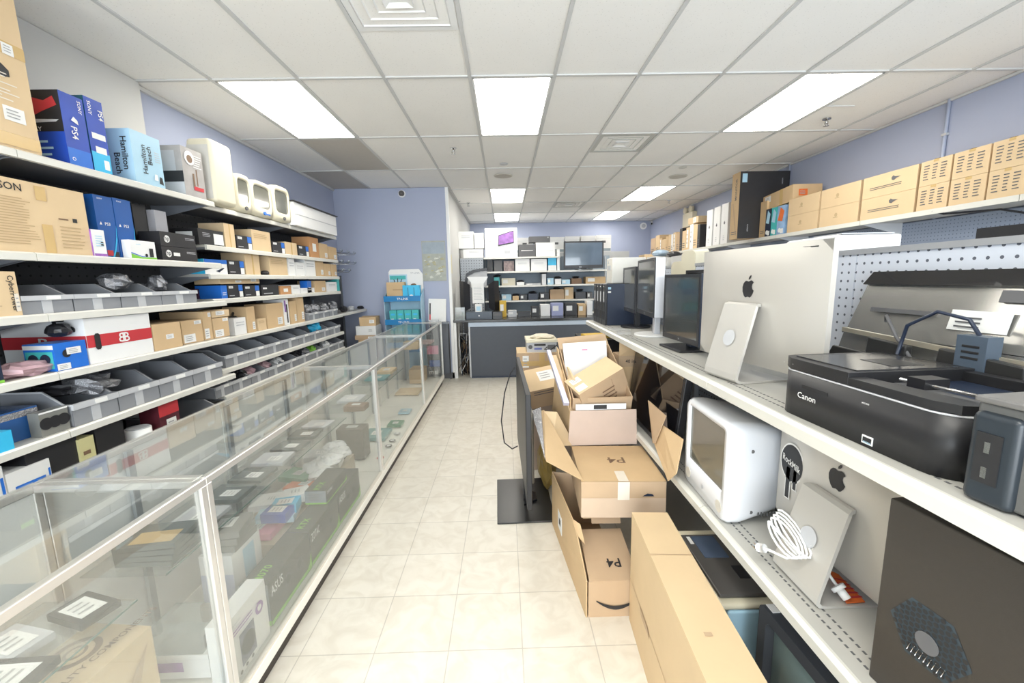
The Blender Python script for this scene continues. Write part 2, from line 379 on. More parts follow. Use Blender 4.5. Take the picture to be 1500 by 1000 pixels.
# ------------------------------------------------------------------ ceiling fittings
def ceiling_light(i, j, label):
    x0, y0 = GX+.61*i+.014, GY+1.22*j+.014; x1, y1 = x0+.582, y0+1.192
    mb = MB()
    for a, b, c, d in ((x0, x0+.014, y0, y1), (x1-.014, x1, y0, y1), (x0, x1, y0, y0+.014), (x0, x1, y1-.014, y1)): mb.box(a, b, c, d, CZ-.004, CZ+.003, whiteb)
    e = empty('ceiling_light', label, 'ceiling light', ((x0+x1)/2, (y0+y1)/2, CZ), group='recessed fluorescent ceiling panels')
    o = mb.build('frame', e); o.location = -e.location
    m2 = MB(); m2.box(x0+.014, x1-.014, y0+.014, y1-.014, CZ-.002, CZ+.003, lampm); o = m2.build('diffuser', e); o.location = -e.location
ceiling_light(0, 0, 'large lit ceiling panel above the left shelves and display cases')
ceiling_light(3, 0, 'large lit ceiling panel above the middle of the tiled aisle')
ceiling_light(7, 0, 'large lit ceiling panel beside a sprinkler on the right side')
ceiling_light(3, 3, 'small-looking lit ceiling panel just beyond the round ceiling speaker')
ceiling_light(7, 3, 'lit ceiling panel above the right wall, before the last one there')
ceiling_light(3, 5, 'farthest lit ceiling panel, over the white computer box at back')
ceiling_light(7, 5, 'farthest lit ceiling panel on the right, near the back wall')
for i in (0, 3, 7): ceiling_light(i, -3, 'added unseen light panel behind the viewer, near the shop window')  # unseen panels added behind the camera for extra illumination
def vent(i, y0, label, dark):
    x0 = GX+.61*i+.014; w = .58; cx, cy = x0+w/2, y0+w/2
    e = empty('ceiling_vent', label, 'air vent', (cx, cy, CZ)); m = MB()
    def ring(a, b, za, zb, mm, mb):
        q = []
        for r, z in ((a, za), (b, zb)): q += [(-r, -r, z), (r, -r, z), (r, r, z), (-r, r, z)]
        mb.add(q, [(k, (k+1) % 4, 4+(k+1) % 4, 4+k) for k in range(4)], mm)
    vm = mat('vent_enamel_grey', (.5, .5, .47), .4) if dark else whiteb
    ring(.29, .25, -.002, -.004, vm, m); m.build('frame', e)
    b = MB(); b.box(-.25, .25, -.25, .25, .06, .065, blackp if dark else greyl); b.build('duct', e)
    for k, r in enumerate((.25, .19, .13)):
        l = MB(); ring(r, r-(.022 if dark else .05), .0, .03 if dark else .045, vm, l); ring(r-(.024 if dark else .052), r-.002, .029 if dark else .043, -.002, vm, l); l.build('louvre', e)
    l = MB(); ring(.075, .0001, -.012, .02, whiteb, l); l.box(-.075, .075, -.075, .075, .0, .004, whiteb); l.build('centre_plate', e)
vent(2, 2.05, 'large white square ceiling vent at the top edge of view', False)
vent(5, 4.43, 'grey stepped square ceiling vent between the two nearer right panels', True)
vent(5, 8.1, 'small far grey ceiling vent between the far lit panels', True)
def disc(px, py, r, name, label, cat, m, h=.008):
    p = un(px, py, 'z', CZ); mb = MB(); mb.cyl((0, 0, -h), r, h, m, n=28); 
    if r > .1: mb.cyl((0, 0, -h-.003), r*.88, .004, mat('speaker_mesh', (.52, .49, .44), .8), n=28)
    o = mb.build(name); o.location = p; tag(o, label, cat)
disc(737, 257, .13, 'ceiling_speaker', 'round beige ceiling speaker before the far middle light panel', 'speaker', mat('speaker_rim', (.62, .6, .55), .6))
disc(993, 258, .13, 'ceiling_speaker', 'round beige ceiling speaker beside the far right light panel', 'speaker', mat('speaker_rim', (.62, .6, .55), .6))
disc(738, 240, .05, 'ceiling_cover_plate', 'small round cover plate in front of the middle ceiling speaker', 'cover plate', greyl)
disc(1000, 245, .05, 'ceiling_cover_plate', 'small round cover plate in front of the right ceiling speaker', 'cover plate', mat('plate', (.6, .59, .56), .7))
for px, py, lb in ((664, 217, 'grey sprinkler head left of the large middle light panel'), (1211, 174, 'grey sprinkler head beside the large right light panel'),
                   (686, 297, 'small sprinkler head near the corner of the blue partition'), (980, 293, 'small sprinkler head beside the far right light panels')):
    p = un(px, py, 'z', CZ); e = empty('sprinkler', lb, 'sprinkler', p)
    mb = MB(); mb.cyl((0, 0, -.006), .035, .006, chrome, n=18); mb.build('escutcheon', e)
    mb = MB(); mb.cyl((0, 0, -.045), .009, .04, chrome, n=10); mb.tube([(-.014, 0, -.02), (-.017, 0, -.045), (0, 0, -.06), (.017, 0, -.045), (.014, 0, -.02)], .003, chrome); mb.build('body', e)
    mb = MB(); mb.cyl((0, 0, -.064), .024, .003, chrome, n=12); mb.build('deflector', e)
stain = mat('grey_stained_tile', (.50, .47, .43), .9, scale=20)
for n, (x0, x1, y0, y1, lb) in enumerate(((GX+.01, GX+.6, GY+1.235, GY+2.43, 'grey stained ceiling tile just beyond the left light panel'), (GX-.58, GX-.01, GY+2.46, YP-.02, 'darker stained ceiling tile strip against the blue partition'))):
    mb = MB(); mb.box(x0+.004, x1-.004, y0+.004, y1-.004, CZ-.0015, CZ+.003, stain); tag(mb.build('ceiling_tile'), lb, 'ceiling tile')

# wall fittings
def wall_camera(loc, d, label):
    e = empty('security_camera', label, 'camera', loc); d = Vector(d)
    mb = MB(); mb.cyl((0, 0, 0), .03, .04, whiteb, n=16); mb.build('mount', e)
    mb = MB(); p = Vector((0, 0, -.02)); mb.tube([p-d*.03, p+d*.06], .028, whiteb, 14); mb.build('housing', e)
    mb = MB(); mb.tube([p+d*.06, p+d*.063], .022, blackg, 14); mb.build('lens', e)
p = un(668, 292, 'x', XC); wall_camera(p+Vector((.05, 0, 0)), Vector((.3, -.95, -.1)), 'white security camera on the corridor wall beside the partition edge')
p = un(955, 326, 'y', YB-.1); wall_camera(p, Vector((-.4, -.9, -.2)), 'white security camera high in the far right corner')
e = empty('dome_camera', 'grey dome camera high on the blue partition wall', 'camera', un(589, 284, 'y', YP))
mb = MB(); mb.cyl((0, 0, 0), .055, .03, whiteb, ax='y', n=20); mb.build('mount', e)
mb = MB(); mb.blob((0, -.04, 0), (.045, .045, .045), mat('smoked_dome', (.12, .11, .10), .2), n=14, rough=0, flat=False); mb.build('dome', e)
p = un(942, 331, 'y', YB); e = empty('wall_alarm', 'round white alarm on the back wall near the far right corner', 'alarm', p)
mb = MB(); mb.cyl((0, 0, 0), .085, .04, whiteb, ax='y', n=24); mb.build('body', e)
mb = MB(); mb.cyl((0, -.04, 0), .05, .01, greyl, ax='y', n=20); mb.build('cover', e)
e = empty('emergency_light', 'cream emergency light with two lamp heads on the right wall', 'emergency light', un(1010, 322, 'x', XR-.05))
mb = MB(); mb.box(-.05, .05, -.22, .22, -.14, .14, offw); mb.build('housing', e, bevel=.01)
for s in (-1, 1):
    mb = MB(); mb.cyl((-.06, s*.12, .2), .06, .07, offw, ax='x', n=16); mb.box(-.03, 0, s*.12-.02, s*.12+.02, .13, .2, offw); mb.build('lamp_head', e)
for px, py, lb in ((1393, 150, 'thin white conduit running up the right wall above the boxes'), (1158, 250, 'thin pale conduit on the right wall beside the tall black box')):
    p = un(px, py, 'x', XR); mb = MB(); mb.cyl((XR-.014, p.y, 1.9), .013, CZ-1.9, mat('conduit_paint', (.42, .47, .60), .5), n=10)
    mb.box(XR-.03, XR, p.y-.02, p.y+.02, 2.75, 2.77, greyl); tag(mb.build('conduit'), lb, 'conduit')
# poster on the partition and paper sheet
p0, p1 = un(617, 353, 'y', YP-.004), un(657, 411, 'y', YP-.004)
mb = MB(); X0, X1, Z1, Z0 = p0.x, p1.x-.03, p0.z, p1.z
mb.box(X0, X1, YP-.006, YP-.001, Z0, Z1, mat('poster_grey_green', (.36, .38, .33), .4, var=.25, scale=12))
pm = [mat('poster_pale', (.55, .57, .50), .4, var=.3, scale=30), mat('poster_olive', (.38, .36, .22), .4, var=.4, scale=25), mat('poster_blue', (.30, .36, .42), .4, var=.2, scale=10)]
mb.add([(X0+.01, YP-.0068, Z1-.02), (X1-.01, YP-.0068, Z1-.02), (X1-.01, YP-.0068, Z1-.2), (X0+.01, YP-.0068, Z1-.2)], [(0, 3, 2, 1)], pm[2])
rnd = random.Random(3)
for k in range(34):
    x = rnd.uniform(X0+.03, X1-.06); z = Z0+.03+rnd.random()*.34; w = rnd.uniform(.02, .06); mb.add([(x, YP-.0075-k*1e-5, z), (x+w, YP-.0075-k*1e-5, z+.01), (x+w*.6, YP-.0075-k*1e-5, z+w*.7), (x-.01, YP-.0075-k*1e-5, z+w*.5)], [(0, 1, 2, 3)], pm[k % 2])
tag(mb.build('poster'), 'glossy grey-green poster pinned near the edge of the blue partition', 'poster')

# ================================================================== LEFT WALL SHELVING
def gondola(label, xb, xf, ys, levels, top, name='shelving_unit'):
    e = empty(name, label, 'shelving unit', (xb, ys[0], 0)); off = -e.location
    def put(m, n, par=e, bevel=0): o = m.build(n, par, bevel); o.location = off if par is e else (0, 0, 0); return o
    m = MB(); m.box(xb, xb+.02, ys[0], ys[-1], .0, top, pegd); put(m, 'back_panel')
    for y in ys:
        m = MB(); m.box(xb+.02, xb+.045, y-.012, y+.012, 0, top+.02, under); put(m, 'upright')
    for k, (z, x1) in enumerate(levels):
        for a, b in zip(ys, ys[1:]):
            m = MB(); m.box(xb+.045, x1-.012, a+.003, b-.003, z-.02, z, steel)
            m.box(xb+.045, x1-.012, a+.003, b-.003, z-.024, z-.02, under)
            s = put(m, 'shelf')
            l = MB(); l.prism([(x1-.012, z-.038), (x1+.004, z-.036), (x1+.004, z-.006), (x1-.006, z+.001), (x1-.012, z+.001)], 'y', a+.002, b-.002, rail); l.build('price_rail', s)
            for yy in (a+.012, b-.012):
                l = MB(); l.prism([(xb+.045, z-.115), (x1-.06, z-.035), (x1-.014, z-.034), (x1-.014, z-.022), (xb+.045, z-.022)], 'y', yy-.002, yy+.002, under); l.build('bracket', s)
    return e
NF, FF = -2.1, -2.2
ZN = [2.205, 1.765, 1.49, 1.215, .93, .62]
ZF = [2.205, 1.905, 1.69, 1.50, 1.19, .955, .745]
yn = [.69-1.22, .69, 1.91, 3.13]; yf = [3.135, 4.355, 5.56]
gondola('tall near bay of grey shelving on the left wall, full of bins and game boxes', XLN+.002, NF, yn, [(z, NF) for z in ZN]+[(.15, -2.03)], 2.2)
gondola('farther bay of grey shelving on the left wall with small black and blue boxes', XL+.002, FF, yf, [(z, FF) for z in ZF]+[(.15, -2.13)], 2.2)
gondola('short narrow end bay of shelving against the blue partition corner', XL+.002, FF-.02, [5.59, 6.6], [(1.19, FF-.02)], 1.7)
for k, (px, py) in enumerate(((505, 360), (515, 362), (505, 375), (516, 378), (505, 395), (514, 397), (522, 358), (523, 376))):
    p = un(px, py, 'x', -2.3); p.y = min(p.y, 6.5); m = MB(); z = [2.02, 2.02, 1.88, 1.88, 1.76, 1.76, 2.02, 1.88][k]; y = [5.8, 6.05, 5.8, 6.05, 5.8, 6.05, 6.3, 6.3][k]
    m.tube([(XL+.025, y, z), (-2.25, y, z), (-2.22, y, z+.03)], .004, chrome); m.tube([(XL+.025, y+.05, z+.025), (-2.25, y+.05, z+.025)], .0035, chrome); m.box(XL+.023, XL+.03, y-.02, y+.07, z-.02, z+.04, chrome)
    m.box(-2.255, -2.24, y-.01, y+.06, z+.015, z+.045, clearp)
    tag(m.build('peg_hook'), 'empty chrome peg hook in the corner beyond the left shelving', 'hook', 'empty chrome hooks in the blue corner')
m = MB(); m.box(XL+.002, XL+.022, 5.57, 6.6, 1.72, 2.15, pegb); tag(m.build('pegboard'), 'small blue pegboard with empty hooks in the partition corner', 'pegboard')

# ================================================================== DISPLAY CASES
XG, XGB, ZT = -.985, -1.535, .985
YC = [-.485, 1.265, 3.03, 4.76, 6.30]
CASEL = ['nearest glass display case, holding a tan fan carton and clamshell packs', 'second glass display case, packed with graphics card boxes and plastic pouches', 'third glass display case, nearly empty with a few boards on its deck', 'farthest glass display case, ending at the red and blue papers']
for k in range(4):
    a, b = YC[k]+.001, YC[k+1]-.001; e = empty('display_case', CASEL[k], 'display case', (0, 0, 0), group='row of glass display cases'); t = .024
    def P(name, *bx, m=alu, bev=.002):
        q = MB()
        for x in bx: q.box(*x, m)
        return q.build(name, e, bevel=bev, seg=1)
    P('kick_plate', (XGB+.05, XG-.03, a+.002, b-.002, 0, .09), m=mat('brown_black_kick', (.045, .035, .03), .5))
    P('deck', (XGB, XG+.005, a, b, .09, .14), m=mat('white_laminate', (.88, .86, .80), .4, var=.02))
    P('front_rail', (XG-t, XG, a, b, ZT-t, ZT)); P('back_rail', (XGB, XGB+t, a, b, ZT-t, ZT), m=alu)
    P('end_rail', (XGB+t, XG-t, a, a+t, ZT-t, ZT)); P('end_rail', (XGB+t, XG-t, b-t, b, ZT-t, ZT))
    P('post', (XG-t, XG, a, a+t, .14, ZT-t)); P('post', (XG-t, XG, b-t, b, .14, ZT-t))
    P('post', (XGB, XGB+t, a, a+t, .14, ZT-t)); P('post', (XGB, XGB+t, b-t, b, .14, ZT-t))
    P('glass_top', (XGB+.006, XG-.006, a+.006, b-.006, ZT, ZT+.005), m=glass, bev=0)
    P('front_glass', (XG-.014, XG-.009, a+t, b-t, .14, ZT-t), m=glassf, bev=0)
    P('sill', (XG-.02, XG+.002, a+t, b-t, .14, .152), m=mat('cream_sill', (.70, .66, .58), .5), bev=0)
    mid = (a+b)/2
    for s0, s1, xx in ((a+t, mid+.03, XGB+.004), (mid-.03, b-t, XGB+.012)): P('sliding_door', (xx, xx+.005, s0, s1, .15, ZT-t-.004), m=mat('frosted_white_door', (.84, .85, .82), .22, var=.03), bev=0)
    for yy in (a+.3, mid, b-.3): P('shelf_standard', (XGB+.02, XGB+.034, yy-.014, yy+.014, .14, ZT-t), m=mat('grey_standard', (.36, .38, .39), .4, metal=.3), bev=0)
    zs = .60
    if k in (0, 1, 2):
        for s0, s1 in ((a+.05, mid-.02), (mid+.02, b-.06)):
            g = P('glass_shelf', (XGB+.03, -1.21, s0, s1, zs, zs+.006), m=glass, bev=0)
            q = MB(); q.box(-1.21, -1.209, s0, s1, zs, zs+.006, glasse); q.build('glass_edge', g)
            for yy in (s0+.25, s1-.25):
                q = MB(); q.prism([(XGB+.03, zs-.04), (-1.25, zs-.012), (-1.25, zs-.001), (XGB+.03, zs-.001)], 'y', yy-.004, yy+.004, alu); q.build('bracket', g)
    else:
        P('glass_shelf', (XGB+.03, -1.1, a+.9, b-.05, .68, .687), m=glass, bev=0)

# ================================================================== GOODS ON THE LEFT SHELVES
G = shelf_box
def tapes(side='F', n=1): return [(side, 'tape', .44, 0, .56, 1, tape)]
# --- top shelf, near bay
zt = ZN[0]
dbox('moving_carton', 'huge tan carton with a hand hole, at the near end of top shelf', 'box', .62, .43, .66, (-2.335, 1.722, zt+.001), PI/2, card2,
     [('F', 'tape', .0, .60, 1, .68, tape), ('F', 'p', [(.72, .50), (.75, .48), (.84, .45), (.88, .46), (.88, .50), (.84, .53), (.75, .56), (.72, .54)], blackp),
      ('F', 'lab', .70, .69, .80, .76, white), ('F', 'lab', .86, .60, .93, .67, white), ('F', 'lab', .5, .13, .74, .27, white), ('F', 'lab', .80, .18, .93, .27, white),
      ('F', 'l', .5, .3, .93, .48, 9, cleartape), ('F', 'tape', .0, .02, 1, .10, tape)])
def ps4(pa, pb, pt, label, art, yaw=0):
    z = zt+.001; a, b = yat(pa, NF-.03, z), yat(pb, NF-.03, z); h = un(pa, pt, 'x', NF-.03).z-z
    return dbox('console_box', label, 'game console box', b-a, .30, h, (NF-.03-.15, (a+b)/2, z), PI/2, blue2, art)
ps4(103, 137, 139, 'blue game console box marked PS4 with red and black side art', [
    ('L', 'r', .0, .45, 1, 1, black), ('L', 'p', [(.30, .80), (.5, .92), (.75, .86), (.9, .92), (.95, .80), (.7, .72), (.55, .66), (.3, .64), (.2, .72)], red), ('L', 'p', [(.35, .56), (.9, .58), (.95, .61), (.5, .62)], greyl),
    ('L', 't', .55, .485, .06, 'PLAY', white), ('L', 'l', .1, .1, .9, .36, 3, sky_), ('F', 't', .40, .47, .09, 'PS4', white, -90), ('F', 'p', [(.32, .64), (.62, .60), (.60, .66), (.45, .70)], white),
    ('F', 't', .8, .86, .05, 'SONY', white, -90), ('F', 'r', .72, .04, .92, .13, white), ('F', 'r', .0, .0, 1, .25, blue), ('F', 't', .2, .1, .05, 'O', white)])
ps4(139, 165, 147, 'second PS4 console box, with white stickers, touching the toaster oven cartons side', [
    ('L', 'r', 0, 0, 1, 1, mat('dark_teal', (.01, .08, .12), .3)), ('F', 'r', 0, 0, 1, .28, cyan), ('F', 'r', .15, .46, .9, .54, white), ('F', 'r', .25, .27, .85, .36, white), ('F', 'r', .6, .06, .9, .19, white),
    ('F', 't', .22, .86, .05, 'SONY', white, -90), ('F', 't', .78, .80, .07, 'PS4', white, -90)])
G('L', NF-.03, zt, 200, 243, 192, 'appliance_box', 'pale blue small appliance box lettered Hamilton Beach on top shelf', 'appliance box', sky_, [
    ('F', 't', .36, .5, .11, 'Hamilton', black, 90), ('F', 't', .55, .6, .11, 'Beach', black, 90), ('L', 't', .86, .55, .12, 'Hamilton', black, -90), ('L', 't', .70, .36, .12, 'Beach', black, -90),
    ('L', 'r', 0, .3, .14, .95, brownp), ('L', 'c', .1, .84, .1, brownp), ('F', 'p', [(.62, .14), (.66, .26), (.74, .26), (.76, .14)], white), ('F', 'p', [(.8, .1), (.84, .24), (.92, .22), (.95, .08)], black), ('F', 'l', .74, .5, .93, .72, 5, greyl)], depth=.28)
G('L', NF-.03, zt, 273, 303, 216, 'printer_box', 'grey photo printed machine box between pale blue box and cream cabinet', 'box', mat('grey_photo_card', (.40, .38, .37), .4, var=.3, scale=12), [
    ('L', 'r', .15, .5, .8, .9, greyl), ('L', 'r', .1, .28, 1, .5, black), ('L', 'r', .1, 0, 1, .28, greyl), ('F', 'c', .35, .8, .14, white), ('F', 'c', .35, .78, .08, brownp), ('F', 'r', .42, .2, .5, .5, brownp), ('F', 'r', .42, .16, .9, .24, red), ('F', 'r', .6, .26, .66, .6, brownp), ('F', 'l', .5, .62, .95, .9, 6, white)], depth=.22)
# cream computer seen from behind its rounded side
z = zt+.001; a, b = yat(318, NF-.0, z), yat(349, NF-.0, z); h = un(318, 206, 'x', NF).z-z
e = empty('crt_television', 'big cream cabinet with rounded corner beside three cream monitors', 'monitor', (NF-.2, (a+b)/2, z), PI/2)
mb = MB(); mb.box(-(b-a)/2, (b-a)/2, -.2, -.02, 0, h, offw); mb.build('casing', e, bevel=.03, seg=3)
mb = MB(); mb.box(-(b-a)/2+.03, (b-a)/2-.03, -.02, .2, .02, h-.05, offw); mb.build('rear_housing', e, bevel=.02)
mb = MB(); w_ = (b-a)/2; mb.add([(-w_-.001, -.18, .03), (-w_-.001, -.03, .03), (-w_-.001, -.03, h-.05), (-w_-.001, -.18, h-.05)], [(3, 2, 1, 0)], mat('cream_inset', (.60, .58, .53), .5)); mb.build('side_panel', e)
def imac_g3(pa, pb, pt, pfx, label, knob):
    z = zt+.001; xf = FF+.03; a, b = yat(pa, xf, z), yat(pb, xf, z); w = b-a-.004; h = un(pb, pt, 'x', xf).z-z
    e = empty('crt_monitor', label, 'monitor', (xf, (a+b)/2, z), PI/2, group='cream tube monitors')
    # rounded front frame around a screen opening
    def ring(ww, hh, n=24, p=5):
        q = []
        for i in range(n):
            t = 2*PI*i/n; c, s_ = math.cos(t), math.sin(t); q.append((ww/2*math.copysign(abs(c)**(2/p), c), hh/2*math.copysign(abs(s_)**(2/p), s_)))
        return q
    mb = MB(); R0 = ring(w, h); R1 = ring(w*.82, h*.63); n = len(R0); cz = h/2; sz = h*.56
    L0 = [(x, .05, cz+y) for x, y in R0]; L1 = [(x*.98, 0, cz+y*.98) for x, y in R0]; L2 = [(x, 0, sz+y) for x, y in R1]; L3 = [(x*.96, .012, sz+y*.96) for x, y in R1]
    L4 = [(x*.97, .16, cz+y*.94) for x, y in R0]; L5 = [(x*.6, .33, cz*.95+y*.6) for x, y in R0]
    V = L5+L4+L0+L1+L2+L3
    F = [(k*n+i, k*n+(i+1) % n, (k+1)*n+(i+1) % n, (k+1)*n+i) for k in range(5) for i in range(n)]+[tuple(range(n))[::-1]]
    mb.add(V, F, offw, True); mb.build('casing', e)
    mb = MB(); mb.add([(x*.98, .010+.0*(x), sz+y*.98) for x, y in R1], [tuple(range(n))], screeng); mb.build('screen', e)
    mb = MB(); mb.cyl((w*.0, -.002, .05*h+.02), .016, .012, blue if knob else greyd, ax='y', n=14); mb.build('power_button', e)
    if knob: mb = MB(); mb.box(w*.12, w*.3, -.004, 0, .045*h+.014, .045*h+.026, blue); mb.build('badge', e)
imac_g3(350, 371, 262, 0, 'cream tube monitor half hidden behind the big cream cabinet', False)
imac_g3(372, 402, 274, 0, 'cream tube monitor with blue knob, middle of the three', True)
imac_g3(404, 428, 280, 0, 'cream tube monitor next to the white crates, with grey button', False)
a, b = yat(433, FF+.06, zt), 5.45
for k, lb in enumerate(('lower white tray box at the far end of the top shelf', 'upper white tray box with dark sheet lying over its top')):
    dbox('white_tray_box', lb, 'box', b-a, .42, .115, (FF+.06-.21, (a+b)/2, zt+.001+k*.117), PI/2, whiteb, [('F', 'r', 0, .94, 1, .99, greyl)], bevel=0)
dbox('dark_sheet', 'thin dark sheet lying on top of the white tray boxes', 'sheet', b-a+.04, .46, .008, (FF+.06-.21, (a+b)/2, zt+.236), PI/2, darkbox)
# --- second shelf near bay
z2 = ZN[1]
G('L', NF-.02, z2, -70, 137, 243, 'printer_carton', 'wide tan carton lettered EPSON on the second shelf', 'box', card2, [
    ('F', 't', .38, .89, .10, 'EPSON', black), ('F', 'l', .2, .1, .58, .76, 18, mat('faded_print', (.50, .36, .20), .7)), ('F', 'l', .74, .08, .97, .44, 7, mat('faded_print', (.5, .36, .2), .7)), ('F', 'r', .86, .5, .90, .56, black), ('F', 'l', .74, .5, .85, .56, 1, brownp),
    ('F', 'tape', .6, .0, .68, .42, tape), ('F', 'tape', .59, .76, .67, .96, tape)], depth=.38)
for pa, pb, pt, lb in ((150, 177, 287, 'blue console box marked PS3, nearer of the two'), (178, 203, 292, 'blue console box marked PS3, farther of the two')):
    G('L', NF-.06, z2, pa, pb, pt, 'console_box', lb, 'game console box', mat('ps3_blue', (.015, .10, .36), .3), [
        ('F', 't', .55, .55, .05, 'PS3', white), ('F', 'p', [(.12, .53), (.2, .58), (.26, .53)], white), ('F', 'p', [(.55, 0), (.75, .15), (.92, .35), (1, .55), (1, .5), (.95, .3), (.8, .12), (.65, 0)], cyan),
        ('F', 'r', .3, .03, .62, .12, red), ('F', 'r', .66, .02, .95, .1, black), ('F', 't', .3, .95, .025, 'SONY', white), ('L', 'r', .0, .86, .8, .94, red)], depth=.28)
G('L', NF-.012, z2, 139, 158, 336, 'controller_box', 'small white and violet accessory box leaning before PS3 boxes', 'box', whiteb, [('L', 'r', 0, 0, 1, 1, purple), ('F', 'r', 0, 0, 1, .1, purple), ('F', 'l', .2, .35, .8, .8, 5, sky_), ('F', 'r', .6, .4, .8, .55, black)], depth=.045)
G('L', NF-.012, z2, 193, 230, 351, 'router_box', 'small white gadget box with green edge before the PS3 boxes', 'box', whiteb, [('F', 'p', [(0, 0), (1, 0), (1, .1), (.4, .08), (0, .25)], green), ('F', 'p', [(0, .27), (.4, .1), (.8, .12), (.4, .14), (0, .33)], blue), ('F', 'r', .72, .12, .88, .6, black), ('F', 'c', .58, .2, .09, black), ('F', 't', .3, .78, .08, 'mobile', sky_)], depth=.045)
G('L', NF-.19, z2, 205, 224, 300, 'black_case', 'tall black case standing behind the PS3 boxes', 'case', blackp, [], depth=.2)
G('L', NF-.17, z2, 236, 253, 309, 'paper_box', 'upright grey printed paper pack behind the black toner boxes', 'paper pack', mat('grey_paper', (.55, .54, .57), .6), [('F', 'l', .1, .1, .9, .5, 8, greyd)], depth=.05)
for k, (za, pt, lb) in enumerate(((0, 360, 'lower black toner box with round white emblem, on second shelf'), (1, 336, 'upper black toner box with round white emblem, stacked on its twin'))):
    a, b = yat(239, NF-.03, z2), yat(290, NF-.03, z2)
    dbox('toner_box', lb, 'toner box', b-a, .13, .088, (NF-.03-.065, (a+b)/2, z2+.001+k*.09), PI/2, darkbox, [('F', 'c', .17, .5, .26, white), ('F', 't', .17, .5, .3, 'hp', black), ('F', 'l', .68, .55, .95, .75, 2, greyl)]+([('F', 'r', .3, .35, .48, .6, white)] if k == 0 else []))

# --- bins
def bin_tree(w=.235, d=.34, h=.155, front=.62, m=grey, label=True):
    e = bpy.data.objects.new('storage_bin', None); C.objects.link(e); t = .005
    prof = [(d/2, 0), (d/2, h), (-d*.12, h), (-d*.40, h*front), (-d/2, h*front), (-d/2, 0)]
    mb = MB(); mb.prism(prof, 'x', -w/2, -w/2+t, m); mb.prism(prof, 'x', w/2-t, w/2, m)
    mb.box(-w/2, w/2, -d/2, d/2, 0, t, m); mb.box(-w/2, w/2, d/2-t, d/2, 0, h, m); mb.box(-w/2, w/2, -d/2, -d/2+t, 0, h*front, m)
    mb.box(-w/2+.09, -w/2+.135, -d/2-.002, -d/2, 0, h*front, greyl)
    b = mb.build('body', e)
    mb = MB(); mb.box(-w/2-.002, w/2+.002, -d/2-.010, -d/2+.002, h*front-.026, h*front, greyl)
    for s in (-1, 1): mb.prism([(-d/2, h*front), (-d*.40, h*front), (-d*.12, h), (d/2, h), (d/2, h-.008), (-d*.13, h-.008), (-d*.41, h*front-.008), (-d/2, h*front-.008)], 'x', s*w/2-(.004 if s < 0 else 0), s*w/2+(.004 if s > 0 else 0), greyl)
    mb.build('rim', e)
    if label:
        mb = MB(); mb.box(-w*.05, w*.23, -d/2-.0115, -d/2-.010, h*front-.023, h*front-.004, white); mb.build('label_strip', e)
    return e
big = bin_tree(); small = bin_tree(.27, .3, .145, .66); first = {'b': True, 's': True}
def put_bin(kind, loc, w, label, group, h=1.0):
    src = big if kind == 'b' else small
    o = src if first[kind] else copy_tree(src); first[kind] = False
    bw = .235 if kind == 'b' else .27
    o.location = loc; o.rotation_euler = (0, 0, PI/2); o.scale = (w/bw, 1, h); tag(o, label, 'storage bin', group); return o
def binrow(kind, px, xf, z, lab, group, h=1.0, d=.34, ws=None):
    for k in range(len(px)-1):
        a, b = yat(px[k], xf, z), yat(px[k+1], xf, z)
        put_bin(kind, (xf-d/2-.012, (a+b)/2, z+.001), b-a-.006, (ws[k] if ws else lab % ORD[k]), group, h)
binrow('b', [36, 113, 182, 241, 292], NF-.01, ZN[2], '%s grey bin right of the cyber power carton, third shelf', 'grey bins on the third near shelf', .86)
binrow('b', [113, 179, 238, 287, 329], NF-.01, ZN[4], '%s grey open bin from the near end, on the fifth shelf of the near bay', 'grey bins on the fifth near shelf', 1.16)
binrow('b', [268, 331], NF-.01, ZN[5], '', 'bins', .95, ws=['dark grey open bin on the lowest near shelf just above the display case glass'])
binrow('s', [333, 367, 395, 417, 440, 457, 472, 485, 500], FF-.01, ZF[5], '%s grey bin from the near end of the upper far bin row', 'grey bins on the upper far bin shelf', 1.0, d=.3)
binrow('s', [318, 344, 371, 396, 420, 440, 459, 476, 492, 505], FF-.01, ZF[6], '%s grey bin from the near end of the lowest far bin row', 'grey bins on the lowest far bin shelf', .92, d=.3)
binrow('s', [455, 470, 484, 496], FF-.01, ZF[4], '%s little pale grey bin past the tan cartons, far end of fifth shelf', 'pale grey bins at the far shelf end', .85, d=.3)
def crumple(name, label, cat, c, r, m, seed, n=14, rough=.22, group=None):
    mb = MB(); mb.blob((0, 0, r[2]*.85), r, m, seed, n, rough); o = mb.build(name); o.location = c; return tag(o, label, cat, group)
crumple('bagged_parts', 'crinkled silver bag spilling out of a bin on the third shelf', 'bag', (-2.24, yat(183, -2.2, 1.53), ZN[2]+.10), (.07, .07, .05), silverp, 3)
crumple('bagged_parts', 'clear folded bag poking out of the last bin on the third shelf', 'bag', (-2.24, yat(243, -2.2, 1.53), ZN[2]+.09), (.05, .05, .05), silverp, 4)
crumple('bagged_parts', 'silver and black antistatic bag heaped in the nearest bin of the fifth shelf', 'bag', (-2.27, yat(135, -2.25, 1.08), ZN[4]+.11), (.12, .10, .055), silverp, 5)
crumple('bagged_parts', 'black cable bundle heaped beside the silver bag in the fifth shelf bin', 'cable', (-2.35, yat(95, -2.3, 1.1), ZN[4]+.12), (.08, .10, .04), blackp, 6)
